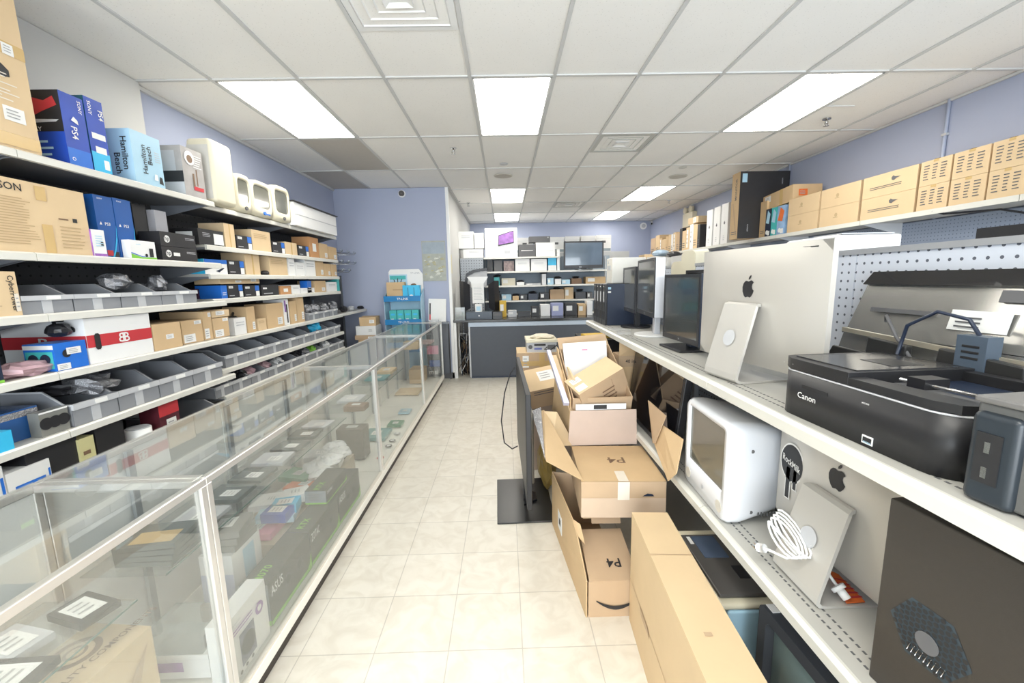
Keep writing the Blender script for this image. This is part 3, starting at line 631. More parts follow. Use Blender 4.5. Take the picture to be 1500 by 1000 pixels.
for k, (px, mm, lb) in enumerate(((350, blackp, 'black cable bundle in the lowest far bin row, nearest the viewer'), (385, pink, 'pink antistatic bag in the lowest far bin row'), (362, pink, 'pink bag overlapping the rim of the lowest far row'), (405, whiteb, 'small white pack standing in the lowest far bin row'), (430, blackp, 'black parts in the middle of the lowest far bin row'), (455, green, 'lime green pack in the lowest far bin row'), (475, whiteb, 'white bag in the farther part of the lowest far bin row'), (445, silverp, 'silver bag in the lowest far bin row, beside the lime pack'))):
    crumple('bagged_parts', lb, 'bag', (FF-.12, yat(px, FF-.12, ZF[6]+.08), ZF[6]+.05), (.06, .07, .045), mm, 20+k)
crumple('bagged_parts', 'blue cable bundle in the upper far bin row', 'cable', (FF-.12, yat(463, FF-.1, ZF[5]+.1), ZF[5]+.07), (.07, .10, .06), cyan, 31)
for k, px in enumerate((450, 462, 474, 488)): crumple('bagged_parts', '%s silver bag heaped in the pale grey bins at the far shelf end' % ORD[k], 'bag', (FF-.12, yat(px, FF-.1, ZF[4]+.1), ZF[4]+.06), (.07, .08, .06), silverp, 40+k, group='silver bags')
# --- third shelf near bay: cyber power carton
G('L', NF-.012, ZN[2], -20, 34, 397, 'power_carton', 'tan carton lettered Cyber Power at left of the grey bins', 'box', card2, [('F', 't', .80, .5, .115, 'CyberPower', black, -90), ('F', 'l', .1, .1, .45, .8, 8, card3), ('F', 'lab', .84, .1, .97, .5, cleartape)], depth=.38)
G('L', NF-.3, ZN[2], 291, 310, 423, 'dark_part', 'dark reddish part lying past the last bin on the third shelf', 'part', mat('dark_plum', (.08, .03, .05), .5), [], depth=.1)
# --- fourth shelf near bay
z4 = ZN[3]
G('L', NF-.02, z4, -15, 7, 497, 'game_box', 'tall dark package with green ends at the near end of fourth shelf', 'box', navy, [('F', 'r', 0, .86, 1, .97, green), ('F', 'r', 0, .0, 1, .06, green)], depth=.2)
crumple('antistatic_bag', 'pink antistatic bag lying on the fourth near shelf', 'bag', (-2.19, (yat(5, -2.15, z4)+yat(83, -2.15, z4))/2, z4), (.07, .13, .035), pink, 51, 16, .15)
G('L', NF-.018, z4, 84, 131, 503, 'webcam_box', 'bright blue box with white stickers and a black headset on top', 'box', blue, [('L', 'r', .05, .1, .95, .72, teal), ('L', 'r', 0, .8, 1, .95, white), ('F', 'lab', .35, .55, .80, .8, white), ('F', 'lab', .02, .02, .42, .25, white), ('F', 'c', .35, .6, .15, black), ('L', 'c', .3, .45, .18, navy), ('L', 'c', .7, .45, .18, navy)], depth=.14)
a = (yat(84, NF-.08, z4)+yat(131, NF-.08, z4))/2
e = empty('headset', 'black headset lying on the bright blue box', 'headset', (NF-.09, a, z4+.155))
mb = MB(); mb.blob((0, -.03, .03), (.045, .05, .035), blackp, 3, 12, .1); mb.blob((0, .06, .025), (.04, .045, .03), blackp, 4, 12, .1); mb.build('ear_cup', e)
mb = MB(); mb.tube([(0, -.04, .04), (-.03, -.02, .075), (-.03, .04, .075), (0, .07, .04)], .008, blackp); mb.build('headband', e)
G('L', NF-.02, z4, 133, 226, 466, 'computer_carton', 'long white gaming carton with red band and mirrored B emblem', 'box', whiteb, [
    ('F', 'r', 0, .36, 1, .63, red), ('L', 'r', 0, .36, 1, .63, red), ('F', 't', .487, .495, .22, 'B', white, 0, .085, 'm'), ('F', 't', .572, .495, .22, 'B', white, 0, .085), ('F', 'p', [(.10, .34), (.12, .30), (.16, .30), (.18, .34), (.18, .62), (.16, .66), (.12, .66), (.10, .62)], black), ('L', 't', .5, .5, .2, 'B', white, 0, .12)], depth=.42)
G('L', NF-.02, z4, 228, 268, 475, 'small_carton', 'plain tan carton with one white sticker beside the white gaming carton', 'box', card, [('F', 'lab', .42, .38, .70, .56, white)], depth=.3)
for pa, pb, pt, dz, lb in ((269, 299, 470, 0, 'tan carton with white labels, right of the plain tan carton'), (301, 313, 456, 0, 'narrow tan carton pressed between two others on fourth shelf'), (315, 337, 466, 0, 'lower tan carton at the far end of the near fourth shelf')):
    G('L', NF-.05, z4, pa, pb, pt, 'small_carton', lb, 'box', card, [('F', 'lab', .05, .05, .6, .4, white), ('F', 'lab', .6, .8, .95, .95, white)], depth=.3)
a, b = yat(313, NF-.04, z4+.15), yat(338, NF-.04, z4+.15)
dbox('small_carton', 'flat tan carton lying on top at the far end of near fourth shelf', 'box', b-a, .3, .05, (NF-.05-.15, (a+b)/2, un(325, 466, 'x', NF-.05).z+.012), PI/2, card2, [('F', 'lab', .2, .3, .7, .9, white)])
# --- fifth / sixth shelf near
G('L', NF-.012, ZN[4], -30, 22, 643, 'slim_blue_box', 'flat bright blue box at the near end of the fifth shelf', 'box', cyan, [], depth=.1)
e = G('L', NF-.09, ZN[4], -10, 62, 610, 'fan_pack', 'blue fan pack in shiny clear wrap on fifth shelf', 'pack', mat('deep_blue_pack', (.03, .10, .28), .2), [('F', 'r', .0, .75, 1, .95, silverp)], depth=.16)
G('L', NF-.03, ZN[4], 62, 104, 604, 'card_pack', 'clear pack holding dark round coils beside the blue fan pack', 'pack', mat('smoky_pack', (.22, .22, .20), .15), [('F', 'c', .2, .5, .25, blackp), ('F', 'c', .5, .5, .25, blackp), ('F', 'c', .8, .5, .25, blackp), ('F', 'r', 0, .93, 1, 1, white)], depth=.05)
z6 = ZN[5]
for pa, pb, pt, mm, dc, lb in ((52, 125, 648, blackp, [], 'big black bin under the fifth near shelf'), (150, 190, 625, blackp, [], 'second black bin under the fifth shelf, behind the yellow pack')):
    G('L', NF-.03, z6, pa, pb, pt, 'black_bin', lb, 'bin', mm, dc, depth=.3)
G('L', NF-.02, z6, 126, 148, 640, 'yellow_pack', 'cream and yellow pack between two black bins on lowest shelf', 'pack', mat('pale_yellow', (.62, .58, .30), .5), [('F', 'l', .2, .1, .8, .8, 3, brownp)], depth=.3)
G('L', NF-.25, z6, 130, 170, 612, 'red_pack', 'red and white pack behind the white spool', 'pack', red, [('F', 'r', .1, .3, .9, .4, white), ('F', 'r', .1, .6, .5, .7, white)], depth=.1)
y = (yat(193, NF-.05, z6)+yat(232, NF-.05, z6))/2
e = empty('disc_spool', 'white cylinder spool with red print on lowest near shelf', 'spool', (NF-.07, y, z6+.001))
mb = MB(); mb.cyl((0, 0, 0), .062, .165, whiteb, n=28); mb.build('body', e)
mb = MB(); mb.cyl((0, 0, .166), .055, .004, greyl, n=28); mb.build('lid', e)
mb = MB()
for k in range(14):
    t = k/13*1.6-.8; zz = .05+.05*math.sin(t*3); mb.add([(.0628*math.cos(t), .0628*math.sin(t), zz), (.0628*math.cos(t+.12), .0628*math.sin(t+.12), zz+.01), (.0628*math.cos(t+.12), .0628*math.sin(t+.12), zz+.022), (.0628*math.cos(t), .0628*math.sin(t), zz+.012)], [(0, 1, 2, 3)], pinkp)
mb.build('printed_band', e)
e = G('L', NF-.03, z6, 240, 268, 592, 'jar_pack', 'tall dark red jar shaped pack with white sticker', 'pack', mat('maroon_pack', (.10, .02, .03), .3), [('F', 'r', 0, .72, 1, 1, red), ('F', 'lab', .3, .3, .8, .62, white)], depth=.12)
a, b = 1.0, 1.62
for k, (pa, pb) in enumerate(((-80, 20), (22, 84))):
    G('L', NF+.0-.02, .62, pa, pb, 712 if k == 0 else 690, 'white_long_box', ['white box with blue stripe at the frame edge on lowest shelf', 'white box with blue stripe beside the black bin, lowest shelf'][k], 'box', whiteb, [('F', 'r', .15, .45, .85, .68, blue), ('F', 'r', .93, .2, .98, .8, blue)], depth=.25)

# --- far bay goods
def small(z, rows, what, xf=FF-.03, cat='box', d=.2):
    for r in rows:
        pa, pb, pt, kind, lb = r[:5]; dd = r[5] if len(r) > 5 else d
        if kind == 'bb': mm, dc = darkbox, [('F', 'lab', .06, .72, .34, .9, white), ('F', 'r', .70, .52, .98, .98, blue), ('F', 'r', .74, .04, .98, .48, white), ('F', 'l', .06, .1, .5, .25, 1, greyl)]
        elif kind == 'bk': mm, dc = darkbox, [('F', 'r', .58, .08, .98, .78, whiteb), ('F', 'l', .15, .5, .5, .8, 3, greyl), ('L', 'r', .2, .3, .8, .8, white)]
        elif kind == 'blk': mm, dc = darkbox, [('F', 'r', .08, .6, .3, .75, white), ('F', 'l', .1, .1, .8, .3, 1, greyl)]
        elif kind == 't': mm, dc = card, [('F', 'lab', .6, .1, .9, .4, white)]
        elif kind == 't2': mm, dc = card2, [('F', 'l', .1, .6, .9, .85, 3, mat('faded_print', (.5, .36, .2), .7))]
        elif kind == 'tp': mm, dc = card2, [('F', 'tape', .46, 0, .56, 1, tape)]
        elif kind == 'o': mm, dc = mat('orange_brown_card', (.55, .28, .12), .7), [('F', 'r', .3, .3, .7, .7, white)]
        elif kind == 'w': mm, dc = whiteb, [('F', 'l', .15, .5, .85, .8, 2, greyl)]
        elif kind == 'b': mm, dc = blue, [('F', 'l', .2, .2, .8, .5, 2, white)]
        elif kind == 'bw': mm, dc = whiteb, [('F', 'r', 0, .72, 1, 1, blue), ('F', 'p', [(.45, .2), (.8, .45), (.85, .4), (.6, .12)], navy), ('L', 'r', 0, 0, 1, 1, cyan)]
        elif kind == 'ph': mm, dc = whiteb, [('F', 'r', .5, .08, .75, .8, black), ('F', 'r', .15, .5, .45, .95, purple)]
        else: mm, dc = kind, []
        G('L', xf, z, pa, pb, pt, r[6] if len(r) > 6 else 'small_box', lb, cat, mm, dc, depth=dd)
small(ZF[1], [(292, 329, 334, 'bk', 'black box with white label panel, first on the top short shelf'), (331, 346, 327, 'tp', 'upright tan carton beside the first black box, top short shelf'),
    (348, 370, 344, 'bb', 'first black and blue box on the top short shelf'), (371, 398, 336, 't2', 'broad tan carton between black and blue boxes, top short shelf'),
    (400, 418, 353, 'bb', 'second black and blue box, between tan cartons on top short shelf'), (419, 436, 354, 'tp', 'low tan carton past the second black and blue box'),
    (438, 453, 359, 'bb', 'third black and blue box, farthest on the top short shelf'), (455, 468, 347, 'o', 'tall brown carton near far end of top short shelf'), (469, 481, 356, 't', 'tan carton second from the far end, top short shelf'), (482, 494, 361, 't', 'tan carton at the very far end, top short shelf')], 'top short')
small(ZF[2], [(301, 334, 379, 'bw', 'white and blue box starting the second short shelf'), (336, 359, 381, 'bb', 'black and blue box on the second short shelf'), (361, 382, 370, 'tp', 'tall taped tan carton on the second short shelf'),
    (396, 422, 375, 't2', 'tan carton past the black mouse, second short shelf'), (424, 433, 378, 'w', 'narrow white box on the second short shelf'), (434, 447, 384, 'w', 'low white box beside the narrow one, second short shelf'), (448, 463, 379, 'w', 'bigger white box before tan cartons, second short shelf'),
    (464, 475, 380, 't', 'tan carton after the white boxes, second short shelf'), (476, 485, 386, 't', 'low tan carton, next to last on second short shelf'), (486, 494, 387, 't', 'last tan carton on the second short shelf')], 'second short')
crumple('mouse', 'black computer mouse between cartons on the second short shelf', 'mouse', (FF-.07, yat(389, FF-.07, ZF[2]), ZF[2]), (.035, .06, .025), blackp, 60, 14, .03)
small(ZF[3], [(325, 334, 418, 'b', 'slim blue box under the long flat carton, third short shelf'), (335, 357, 417, 'bb', 'first black and blue box under the long flat carton'), (359, 381, 418, 'bb', 'second black and blue box under the long flat carton'),
    (384, 409, 417, 'blk', 'plain black box past the long flat carton, third short shelf'), (411, 427, 419, 'o', 'orange brown carton on the third short shelf'), (428, 440, 417, 'w', 'white block on the third short shelf'), (441, 461, 422, 'w', 'low white tray beside the white block', .2, 'white_tray'),
    (451, 457, 411, 'b', 'thin upright blue box on the third short shelf', .08), (462, 478, 411, 't', 'tan carton near the far end of third short shelf'), (480, 494, 413, 'w', 'white roll pack with dark lid at far end of third short shelf'), (495, 498, 408, teal, 'thin teal box closing the third short shelf')], 'third short')
a, b = yat(318, FF-.04, ZF[3]), yat(382, FF-.04, ZF[3])
dbox('long_flat_carton', 'long flat tan carton lying on the black and blue boxes', 'box', b-a-.05, .2, .055, (FF-.14, (a+b)/2+.03, un(345, 418, 'x', FF-.03).z+.014), PI/2, card2, [('F', 'lab', .35, .2, .5, .5, white), ('F', 'lab', .75, .3, .9, .8, white)])
crumple('bagged_parts', 'dark plum bag at the near end of the third short shelf', 'bag', (FF-.25, yat(315, FF-.2, ZF[3]), ZF[3]), (.06, .06, .05), mat('dark_plum', (.08, .03, .05), .5), 61)
small(ZF[4], [(345, 362, 466, 'w', 'pale low box under the black headphones'), (364, 376, 449, 't', 'tan carton with label right of the headphones'), (379, 391, 467, 't2', 'low tan carton before the broad one, fifth far shelf', .1),
    (393, 417, 445, 't', 'broad tan carton with two labels on the fifth far shelf'), (418, 425, 438, 'ph', 'white box showing a black gadget, between tan cartons'), (427, 436, 441, 't', 'tan carton just past the gadget box'), (437, 447, 435, 't', 'taller tan carton before the pale grey bins')], 'fifth far')
e = empty('headphones', 'black headphones on a pale box, fifth far shelf', 'headphones', (FF-.12, yat(353, FF-.1, ZF[4]+.1), ZF[4]+.105))
mb = MB(); mb.blob((0, -.06, .02), (.04, .05, .03), blackp, 5, 12, .08); mb.blob((0, .07, .02), (.04, .05, .03), blackp, 6, 12, .08); mb.build('ear_cup', e)
mb = MB(); mb.tube([(0, -.08, .03), (-.02, -.03, .07), (-.02, .04, .07), (0, .09, .03)], .01, blackp); mb.build('headband', e)
for k, (px, mm, lb) in enumerate(((505, blackp, 'black webcam past the shelf end by the partition'), (516, greyl, 'small grey gadget on the end shelf'), (530, blackp, 'little black adapter at the end of corner shelf'))):
    crumple('gadget', lb, 'gadget', (FF-.12, yat(px, FF-.1, 1.24), 1.191), (.05, .06, .05-.012*k), mm, 70+k, 12, .15)
small(.9, [], '')
# stack of small cartons in the corner
p = (-2.12, 6.35)
for k, (h, mm, lb) in enumerate(((.12, card3, 'lowest brown flat carton in the corner stack'), (.10, card, 'second tan carton in the corner stack'), (.07, card3, 'third carton in the corner stack'), (.14, whiteb, 'white carton in the corner stack'), (.13, card, 'top tan carton of the corner stack'))):
    zz = .52+[0, .121, .222, .293, .434][k]
    dbox('stacked_carton', lb, 'box', [.42, .3, .32, .30, .24][k], .3, h, (p[0]+[.0, .03, -.02, .0, .02][k], p[1], zz), [.1, -.05, .08, 0, .1][k], mm, [('F', 'lab', .6, .3, .9, .7, white)])
m = MB(); m.box(-2.36, -1.88, 6.1, 6.62, .0, .518, greyd); tag(m.build('storage_cube', bevel=.005), 'dark grey low cabinet holding the corner carton stack', 'cabinet')

# ================================================================== RIGHT GONDOLA
GXF, GXB, ZS, ZL = .80, 1.35, 1.19, .65
yr = [-.87, .35, 1.57, 2.79, 4.01]
e = empty('display_gondola', 'long white double sided shelving run with pegboard, full of computers and printers', 'shelving unit', (GXB, 0, 0)); off = -e.location
def PG(name, m, bev=0, par=None):
    o = m.build(name, par or e, bev, 1); o.location = off if par is None else (0, 0, 0); return o
for a, b in zip(yr, yr[1:]):
    m = MB(); m.box(GXB, GXB+.015, a+.002, b-.002, .15, 1.668, pegw); PG('pegboard_panel', m)
    m = MB(); m.box(GXB-.006, GXB+.03, a, b, 1.668, 1.688, mat('grey_top_rail', (.42, .43, .45), .35, metal=.3)); PG('top_rail', m)
    for z, x1, nm in ((ZS, GXF, 'shelf'), (ZL, GXF, 'shelf'), (.15, GXF+.02, 'base_deck')):
        m = MB(); m.box(x1+.012, GXB, a+.002, b-.002, z-.022, z, steel); s = PG(nm, m)
        l = MB(); l.prism([(x1+.014, z-.04), (x1-.004, z-.04), (x1-.006, z-.008), (x1+.006, z+.001), (x1+.014, z+.001)], 'y', a+.002, b-.002, rail); PG('price_rail', l, par=s)
        x0 = x1+.055
        for r_ in (0, 1):
            l = MB()
            for i in range(60):
                yy = a+.03+i*(b-a-.06)/60; l.box(x0+r_*.03, x0+.006+r_*.03, yy, yy+.011, z, z+.0006, greyd)
            PG('slot_row', l, par=s)
for y in yr:
    m = MB(); m.box(GXB-.03, GXB, y-.014, y+.014, 0, ZS-.03, mat('white_upright', (.62, .64, .66), .4)); PG('upright', m)
    for z in (ZS, ZL):
        for dy in (-.012, .008):
            m = MB(); m.prism([(GXB-.03, z-.12), (GXB-.03, z-.023), (GXF+.03, z-.023), (GXF+.03, z-.035), (GXF+.12, z-.05)], 'y', y+dy, y+dy+.004, greyl); PG('bracket', m)
for a, b in zip(yr, yr[1:]):
    m = MB(); m.box(GXB+.02, 1.86, a+.002, b-.002, 1.37, 1.39, steel); PG('shelf', m)
    m = MB(); m.box(GXB+.02, 1.86, a+.002, b-.002, .13, .15, steel); PG('base_deck', m)

# ---- shapes
APPLE = [(.50, .78), (.56, .80), (.66, .84), (.76, .80), (.82, .74), (.74, .66), (.72, .55), (.76, .44), (.85, .37), (.80, .24), (.70, .10), (.61, .05), (.54, .08), (.47, .09), (.40, .06), (.33, .05), (.24, .13), (.14, .32), (.12, .52), (.18, .70), (.28, .80), (.38, .82), (.45, .79)]
LEAF = [(.49, .86), (.50, .96), (.58, 1.05), (.66, 1.07), (.65, .98), (.58, .89)]
def apple(mb, c, u, v, size, m):
    c, u, v = Vector(c), Vector(u), Vector(v)
    for P in (APPLE, LEAF): mb.add([c+u*((x-.48)*size)+v*((y-.5)*size) for x, y in P], [tuple(range(len(P)))], m)
def imac_back(name, label, loc, rz, w=.65, extra=False, tilt=0):
    """aluminium all-in-one; local +y is its back"""
    e = empty(name, label, 'computer', loc, rz); z0, z1 = .055, .516; h = z1-z0
    mb = MB(); nx, nz = 16, 12; V = []; F = []
    for j in range(nz+1):
        for i in range(nx+1):
            s, t = 2*i/nx-1, 2*j/nz-1
            d = .008+.045*(1-abs(s)**4)*(1-abs(t)**4)*.55
            V.append((s*w/2, d, z0+(t+1)/2*h))
    for j in range(nz):
        for i in range(nx): k = j*(nx+1)+i; F.append((k, k+nx+1, k+nx+2, k+1))
    mb.add(V, F, alub, True)
    mb.box(-w/2, w/2, -.012, .008, z0, z1, alub); b = mb.build('body', e)
    mb = MB(); mb.box(-w/2+.012, w/2-.012, -.014, -.012, z0+.08, z1-.012, blackg); mb.build('screen', e)
    mb = MB(); apple(mb, (-.0, .0338, z0+h*.66), (-1, 0, 0), (0, 0, 1), .085, black); mb.build('logo', e)
    mb = MB(); mb.box(-w/2+.05, w/2-.09, .0085, .0125, z1-.022, z1-.018, black); mb.build('vent_slot', e)
    # bent stand
    sw = .095; P = [(.035, .30), (.052, .302), (.066, .295), (.135, .035), (.138, .014), (.128, .003), (.11, .0), (-.09, .0)]; t = .008
    Q = [(.035, .288), (.050, .290), (.057, .285), (.125, .037), (.127, .019), (.121, .012), (.108, .009), (-.09, .006)]
    mb = MB(); V = []; F = []; n = len(P)
    for s in (-1, 1):
        for q in (P, Q):
            for k, (y, z) in enumerate(q): V.append((s*(sw if k > 3 else sw*(.80+.2*k/3)), y, z))
    for k in range(n-1): F += [(k, k+1, 2*n+k+1, 2*n+k), (n+k, 3*n+k, 3*n+k+1, n+k+1), (k, n+k, n+k+1, k+1), (2*n+k, 2*n+k+1, 3*n+k+1, 3*n+k)]
    F += [(0, 2*n, 3*n, n), (n-1, 2*n-1, 4*n-1, 3*n-1)]
    mb.add(V, F, mat('satin_aluminium', (.62, .60, .56), .35, metal=.35, var=.02)); mb.build('stand', e)
    mb = MB(); c = Vector((0, .101, .165)); uu = Vector((0, -.069, .26)).normalized()
    mb.add([c+Vector((.032*math.cos(a_), .0, 0))+uu*.032*math.sin(a_)+Vector((0, .0035, .001)) for a_ in [2*PI*i/24 for i in range(24)]], [tuple(range(24))], greyl); mb.build('cable_hole', e)
    mb = MB()
    for i in range(8): mb.box(w/2-.12+i*.009, w/2-.114+i*.009, .012, .0135, z0+.03, z0+.036, greyl)
    mb.box(-.012, .012, .034, .036, z0+.17, z0+.2, blackp); mb.build('ports', e)
    return e
imac_back('all_in_one_computer', 'big silver all-in-one computer seen from behind, on the top right shelf', (.985, 1.60, ZS+.001), math.radians(98))
e = imac_back('all_in_one_computer', 'silver all-in-one seen from behind with round black sticker, on the lower shelf', (1.005, 1.12, ZL+.001), math.radians(90), w=.57); e.scale = (1, 1, .97)
mb = MB(); c = Vector((.19, .031, .315)); pts = []
for i in range(28):
    a_ = 2*PI*i/28; pts.append((.052*math.cos(a_), .066*math.sin(a_)))
def outl(mm, k, lift):
    q = [(x*k, y*k) for x, y in pts]
    mb.add([c+Vector((-x, lift, z)) for x, z in q], [tuple(range(28))], mm)
    for x0, x1, d in ((-.022, -.004, .135), (.012, .026, .09)): g = (k-1)*.05; mb.add([c+Vector((-(x0-g), lift, -.02)), c+Vector((-(x1+g), lift, -.02)), c+Vector((-(x1+g), lift, -d-g)), c+Vector((-(x0-g), lift, -d-g))], [(0, 1, 2, 3)], mm)
outl(white, 1.09, .0); outl(black, 1, .001); mb.text('RockMilk', c+Vector((0, .0022, 0)), (-1, 0, -.25), (0, 0, 1), .024, white, width=.085); mb.build('sticker', e)
# red and orange printed packs under that stand
m = MB(); m.slab([(.885, 1.055, ZL+.012), (.905, 1.065, ZL+.012), (.935, 1.10, ZL+.012), (.90, 1.115, ZL+.012)], .002, red); m.add([(.895, 1.07, ZL+.0145), (.912, 1.08, ZL+.0145), (.905, 1.10, ZL+.0145)], [(0, 1, 2)], yellow)
tag(m.build('red_leaflet'), 'small red leaflet with yellow triangle on the lower silver computer stand', 'leaflet')
m = MB(); P = [un(a, b, 'z', ZL+.012) for a, b in ((1207, 832), (1240, 884), (1267, 882), (1228, 842))]; m.slab(P, .003, orange)
for k in range(5):
    a_, b_ = P[0].lerp(P[1], .3+.14*k), P[3].lerp(P[2], .25+.14*k); m.slab([a_.lerp(b_, .1)+Vector((0, 0, .0035)), a_.lerp(b_, .1)+Vector((.004, -.006, .0035)), b_+Vector((.004, -.006, .0035)), b_+Vector((0, 0, .0035))], .0008, red)
tag(m.build('orange_leaflet'), 'orange leaflet on the lower stand beside the black tower case', 'leaflet')
# white coiled power cord
m = MB(); pts = []; cx, cy, cz = .885, 1.16, .80
for k in range(4):
    for i in range(14):
        t = 2*PI*i/14; r1 = .075-.004*k; r2 = .020+.003*k; pts.append((cx+r2*math.sin(t)*.9-.01*k, cy+r1*math.cos(t), cz-.005*k+.42*r1*math.cos(t)+.012*math.sin(t)))
m.tube(pts, .0036, whiteb, 7)
m.tube([pts[-1], (.865, 1.10, .765), (.85, 1.13, .735), (.835, 1.19, .72), (.83, 1.205, .715)], .0045, whiteb)
o = m.build('power_cable'); tag(o, 'white coiled power cord hanging on the lower silver computer stand', 'cord')
m = MB(); m.tube([(.83, 1.205, .715), (.822, 1.225, .705)], .014, whiteb, 10); m.box(.812, .818, 1.225, 1.243, .698, .702, chrome); m.box(.818, .824, 1.227, 1.245, .708, .712, chrome); m.build('plug', o)
m = MB(); m.tube([(.90, 1.10, .80), (.94, 1.08, .72), (.955, 1.055, .69)], .0045, whiteb); m.build('lead', o)
m = MB(); m.tube([(.955, 1.055, .69), (.965, 1.035, .672)], .012, whiteb, 10); m.tube([(.952, 1.06, .695), (.956, 1.052, .688)], .02, whiteb, 12); m.build('connector', o)

# ---- inkjet printer with big print on its front
e = empty('inkjet_printer', 'black Canon inkjet printer with scanner lid off, on the top right shelf', 'printer', (.845, .972, ZS+.001), -PI/2+.03)
W2, D2, H1, H2 = .245, .33, .115, .165      # half width; front on local -y
def rr(w2, d, r, n=6, y0=0):
    q = []
    for cx, cy, a0 in ((w2-r, y0+r, -PI/2), (w2-.02, y0+d-.02, 0), (-w2+.02, y0+d-.02, PI/2), (-w2+r, y0+r, PI)):
        rad = r if cy == y0+r else .02
        for i in range(n+1): a_ = a0+PI/2*i/n; q.append((cx+rad*math.cos(a_), cy+rad*math.sin(a_)))
    return q
pb = mat('satin_black_plastic', (.018, .018, .020), .4, var=.1)
mb = MB(); mb.prism(rr(W2, D2, .06), 'z', 0, H1+.012, pb, True); mb.build('body', e)
mb = MB(); mb.prism(rr(W2+.001, D2, .061), 'z', H1+.013, H1+.017, greyl, True); mb.build('trim_line', e)
mb = MB(); q = rr(W2, D2, .06)
qi = [(.02, .03), (.215, .05), (.215, .30), (.02, .30)]
mb.prism([(-W2, .06), (-W2+.01, .02), (-W2+.05, 0), (.0, .0), (.0, D2), (-W2, D2)], 'z', H1+.018, H2, pb)
mb.prism([(0, 0), (W2-.05, 0), (W2-.012, .02), (W2, .06), (W2, .075), (0, .045)], 'z', H1+.018, H2-.012, pb)
mb.box(W2-.02, W2, .075, D2, H1+.018, H2-.012, pb); mb.box(0, W2-.02, D2-.03, D2, H1+.018, H2-.006, pb); mb.box(0, W2-.02, .045, D2-.03, H1+.018, H1+.02, navy); mb.build('scanner_frame', e, .003)
mb = MB(); mb.box(-W2+.03, -.01, .03, D2-.03, H2, H2+.003, mat('lid_black', (.04, .04, .042), .2)); mb.box(-.13, -.04, .15, .24, H2+.003, H2+.004, pb); mb.build('lid_panel', e)
mb = MB(); mb.box(.02, .2, .1, .13, H1+.021, H1+.026, greyd); mb.box(.05, .09, .10, .16, H1+.026, H1+.05, blackp); mb.tube([(.02, .115, H1+.035), (.20, .13, H1+.035)], .004, chrome); mb.build('carriage', e)
mb = MB(); mb.text('Canon', (-.125, -.0015, .066), (1, 0, 0), (0, 0, 1), .017, white, width=.066); mb.text('MG2400', (.055, -.0015, .103), (1, 0, 0), (0, 0, 1), .004, white)
mb.box(-.145, -.055, -.0012, .0, .088, .098, black)
for i, s in enumerate(('o', '-', '^')): mb.text(s, (-.222+i*.018, -.0012, .148), (1, 0, 0), (0, 0, 1), .005, white)
mb.build('front_marks', e)
mb = MB(); mb.box(.055, .083, -.0015, 0, .008, .028, white); mb.box(.058, .080, -.002, -.0015, .012, .024, black); mb.text('PIXMA', (.07, -.0022, .012), (1, 0, 0), (0, 0, 1), .005, sky_); mb.build('badge', e)
# ---- second printer at the frame edge
e = empty('photo_printer', 'dark grey printer with two card slots at the right frame edge', 'printer', (.855, .49, ZS+.001), -PI/2+.10)
mb = MB(); mb.box(-.2, .2, .004, .34, .004, .18, mat('mid_grey_plastic', (.13, .13, .125), .45)); mb.build('body', e, .006)
mb = MB(); mb.box(-.2, -.13, -.008, .02, .0, .165, mat('blue_black', (.028, .036, .045), .3)); mb.build('card_panel', e, .012)
mb = MB(); mb.box(-.185, -.15, -.0105, -.0085, .04, .13, black); mb.box(-.172, -.164, -.012, -.010, .095, .115, chrome); mb.box(-.172, -.164, -.012, -.010, .05, .07, chrome); mb.build('usb_ports', e)
mb = MB(); mb.box(-.2, .2, -.006, .34, .18, .192, mat('lid_grey', (.16, .155, .15), .35)); mb.build('lid', e, .004)
mb = MB(); mb.box(-.11, .19, -.002, .004, .02, .115, mat('mid_grey_plastic2', (.16, .16, .155), .45)); mb.build('paper_door', e, .003)
# ---- silver tilted touch computer seen from its underside
e = empty('touch_computer', 'silver rear of a tilted touchscreen computer with barcode sticker, before the pegboard', 'computer', (1.27, 1.085, ZS+.001), -PI/2)
tl = mat('dull_silver', (.52, .51, .48), .25, metal=.75, var=.1, scale=3)
def tp(x, y, z): return (x, y, z)
mb = MB(); mb.slab([(-.385, -.02, .20), (.45, -.02, .20), (.45, .03, .385), (-.36, .03, .385)], -.02, tl); mb.slab([(-.40, -.05, .06), (.45, -.05, .06), (.45, -.021, .198), (-.39, -.021, .198)], -.02, tl); mb.build('rear_panel', e)
mb = MB(); mb.slab([(-.365, .018, .365), (.45, .018, .365), (.45, .030, .408), (-.34, .030, .408)], .010, blackg); mb.build('top_band', e)
mb = MB(); mb.slab([(-.37, -.035, .200), (.45, -.045, .165), (.45, -.045, .18), (-.37, -.035, .215)], .012, mat('champagne', (.55, .50, .40), .3, metal=.5)); mb.build('strip', e)
mb = MB(); mb.slab([(-.05, -.012, .245), (.09, -.012, .245), (.09, .000, .30), (-.05, .000, .30)], .003, white); mb.slab([(.13, -.005, .262), (.25, -.005, .262), (.25, .0, .285), (.13, .0, .285)], .004, white)
for k in range(3): mb.box(-.03, .03, -.0175+k*.003, -.016+k*.003, .255+k*.012, .259+k*.012, greyd)
mb.build('stickers', e)
mb = MB(); mb.slab([(-.30, -.008, .277), (-.10, -.008, .277), (-.10, -.006, .290), (-.30, -.006, .290)], .006, greyd); mb.build('vent_slot', e); mb = MB(); mb.slab([(.05, .008, .325), (.12, .008, .325), (.12, .016, .355), (.05, .016, .355)], .006, greyd); mb.build('vent_slot', e)
mb = MB(); mb.slab([(-.42, -.09, .0), (.45, -.09, .0), (.45, -.07, .12), (-.36, -.07, .15)], .015, mat('foot_black', (.035, .035, .035), .3)); mb.build('foot', e, .004)
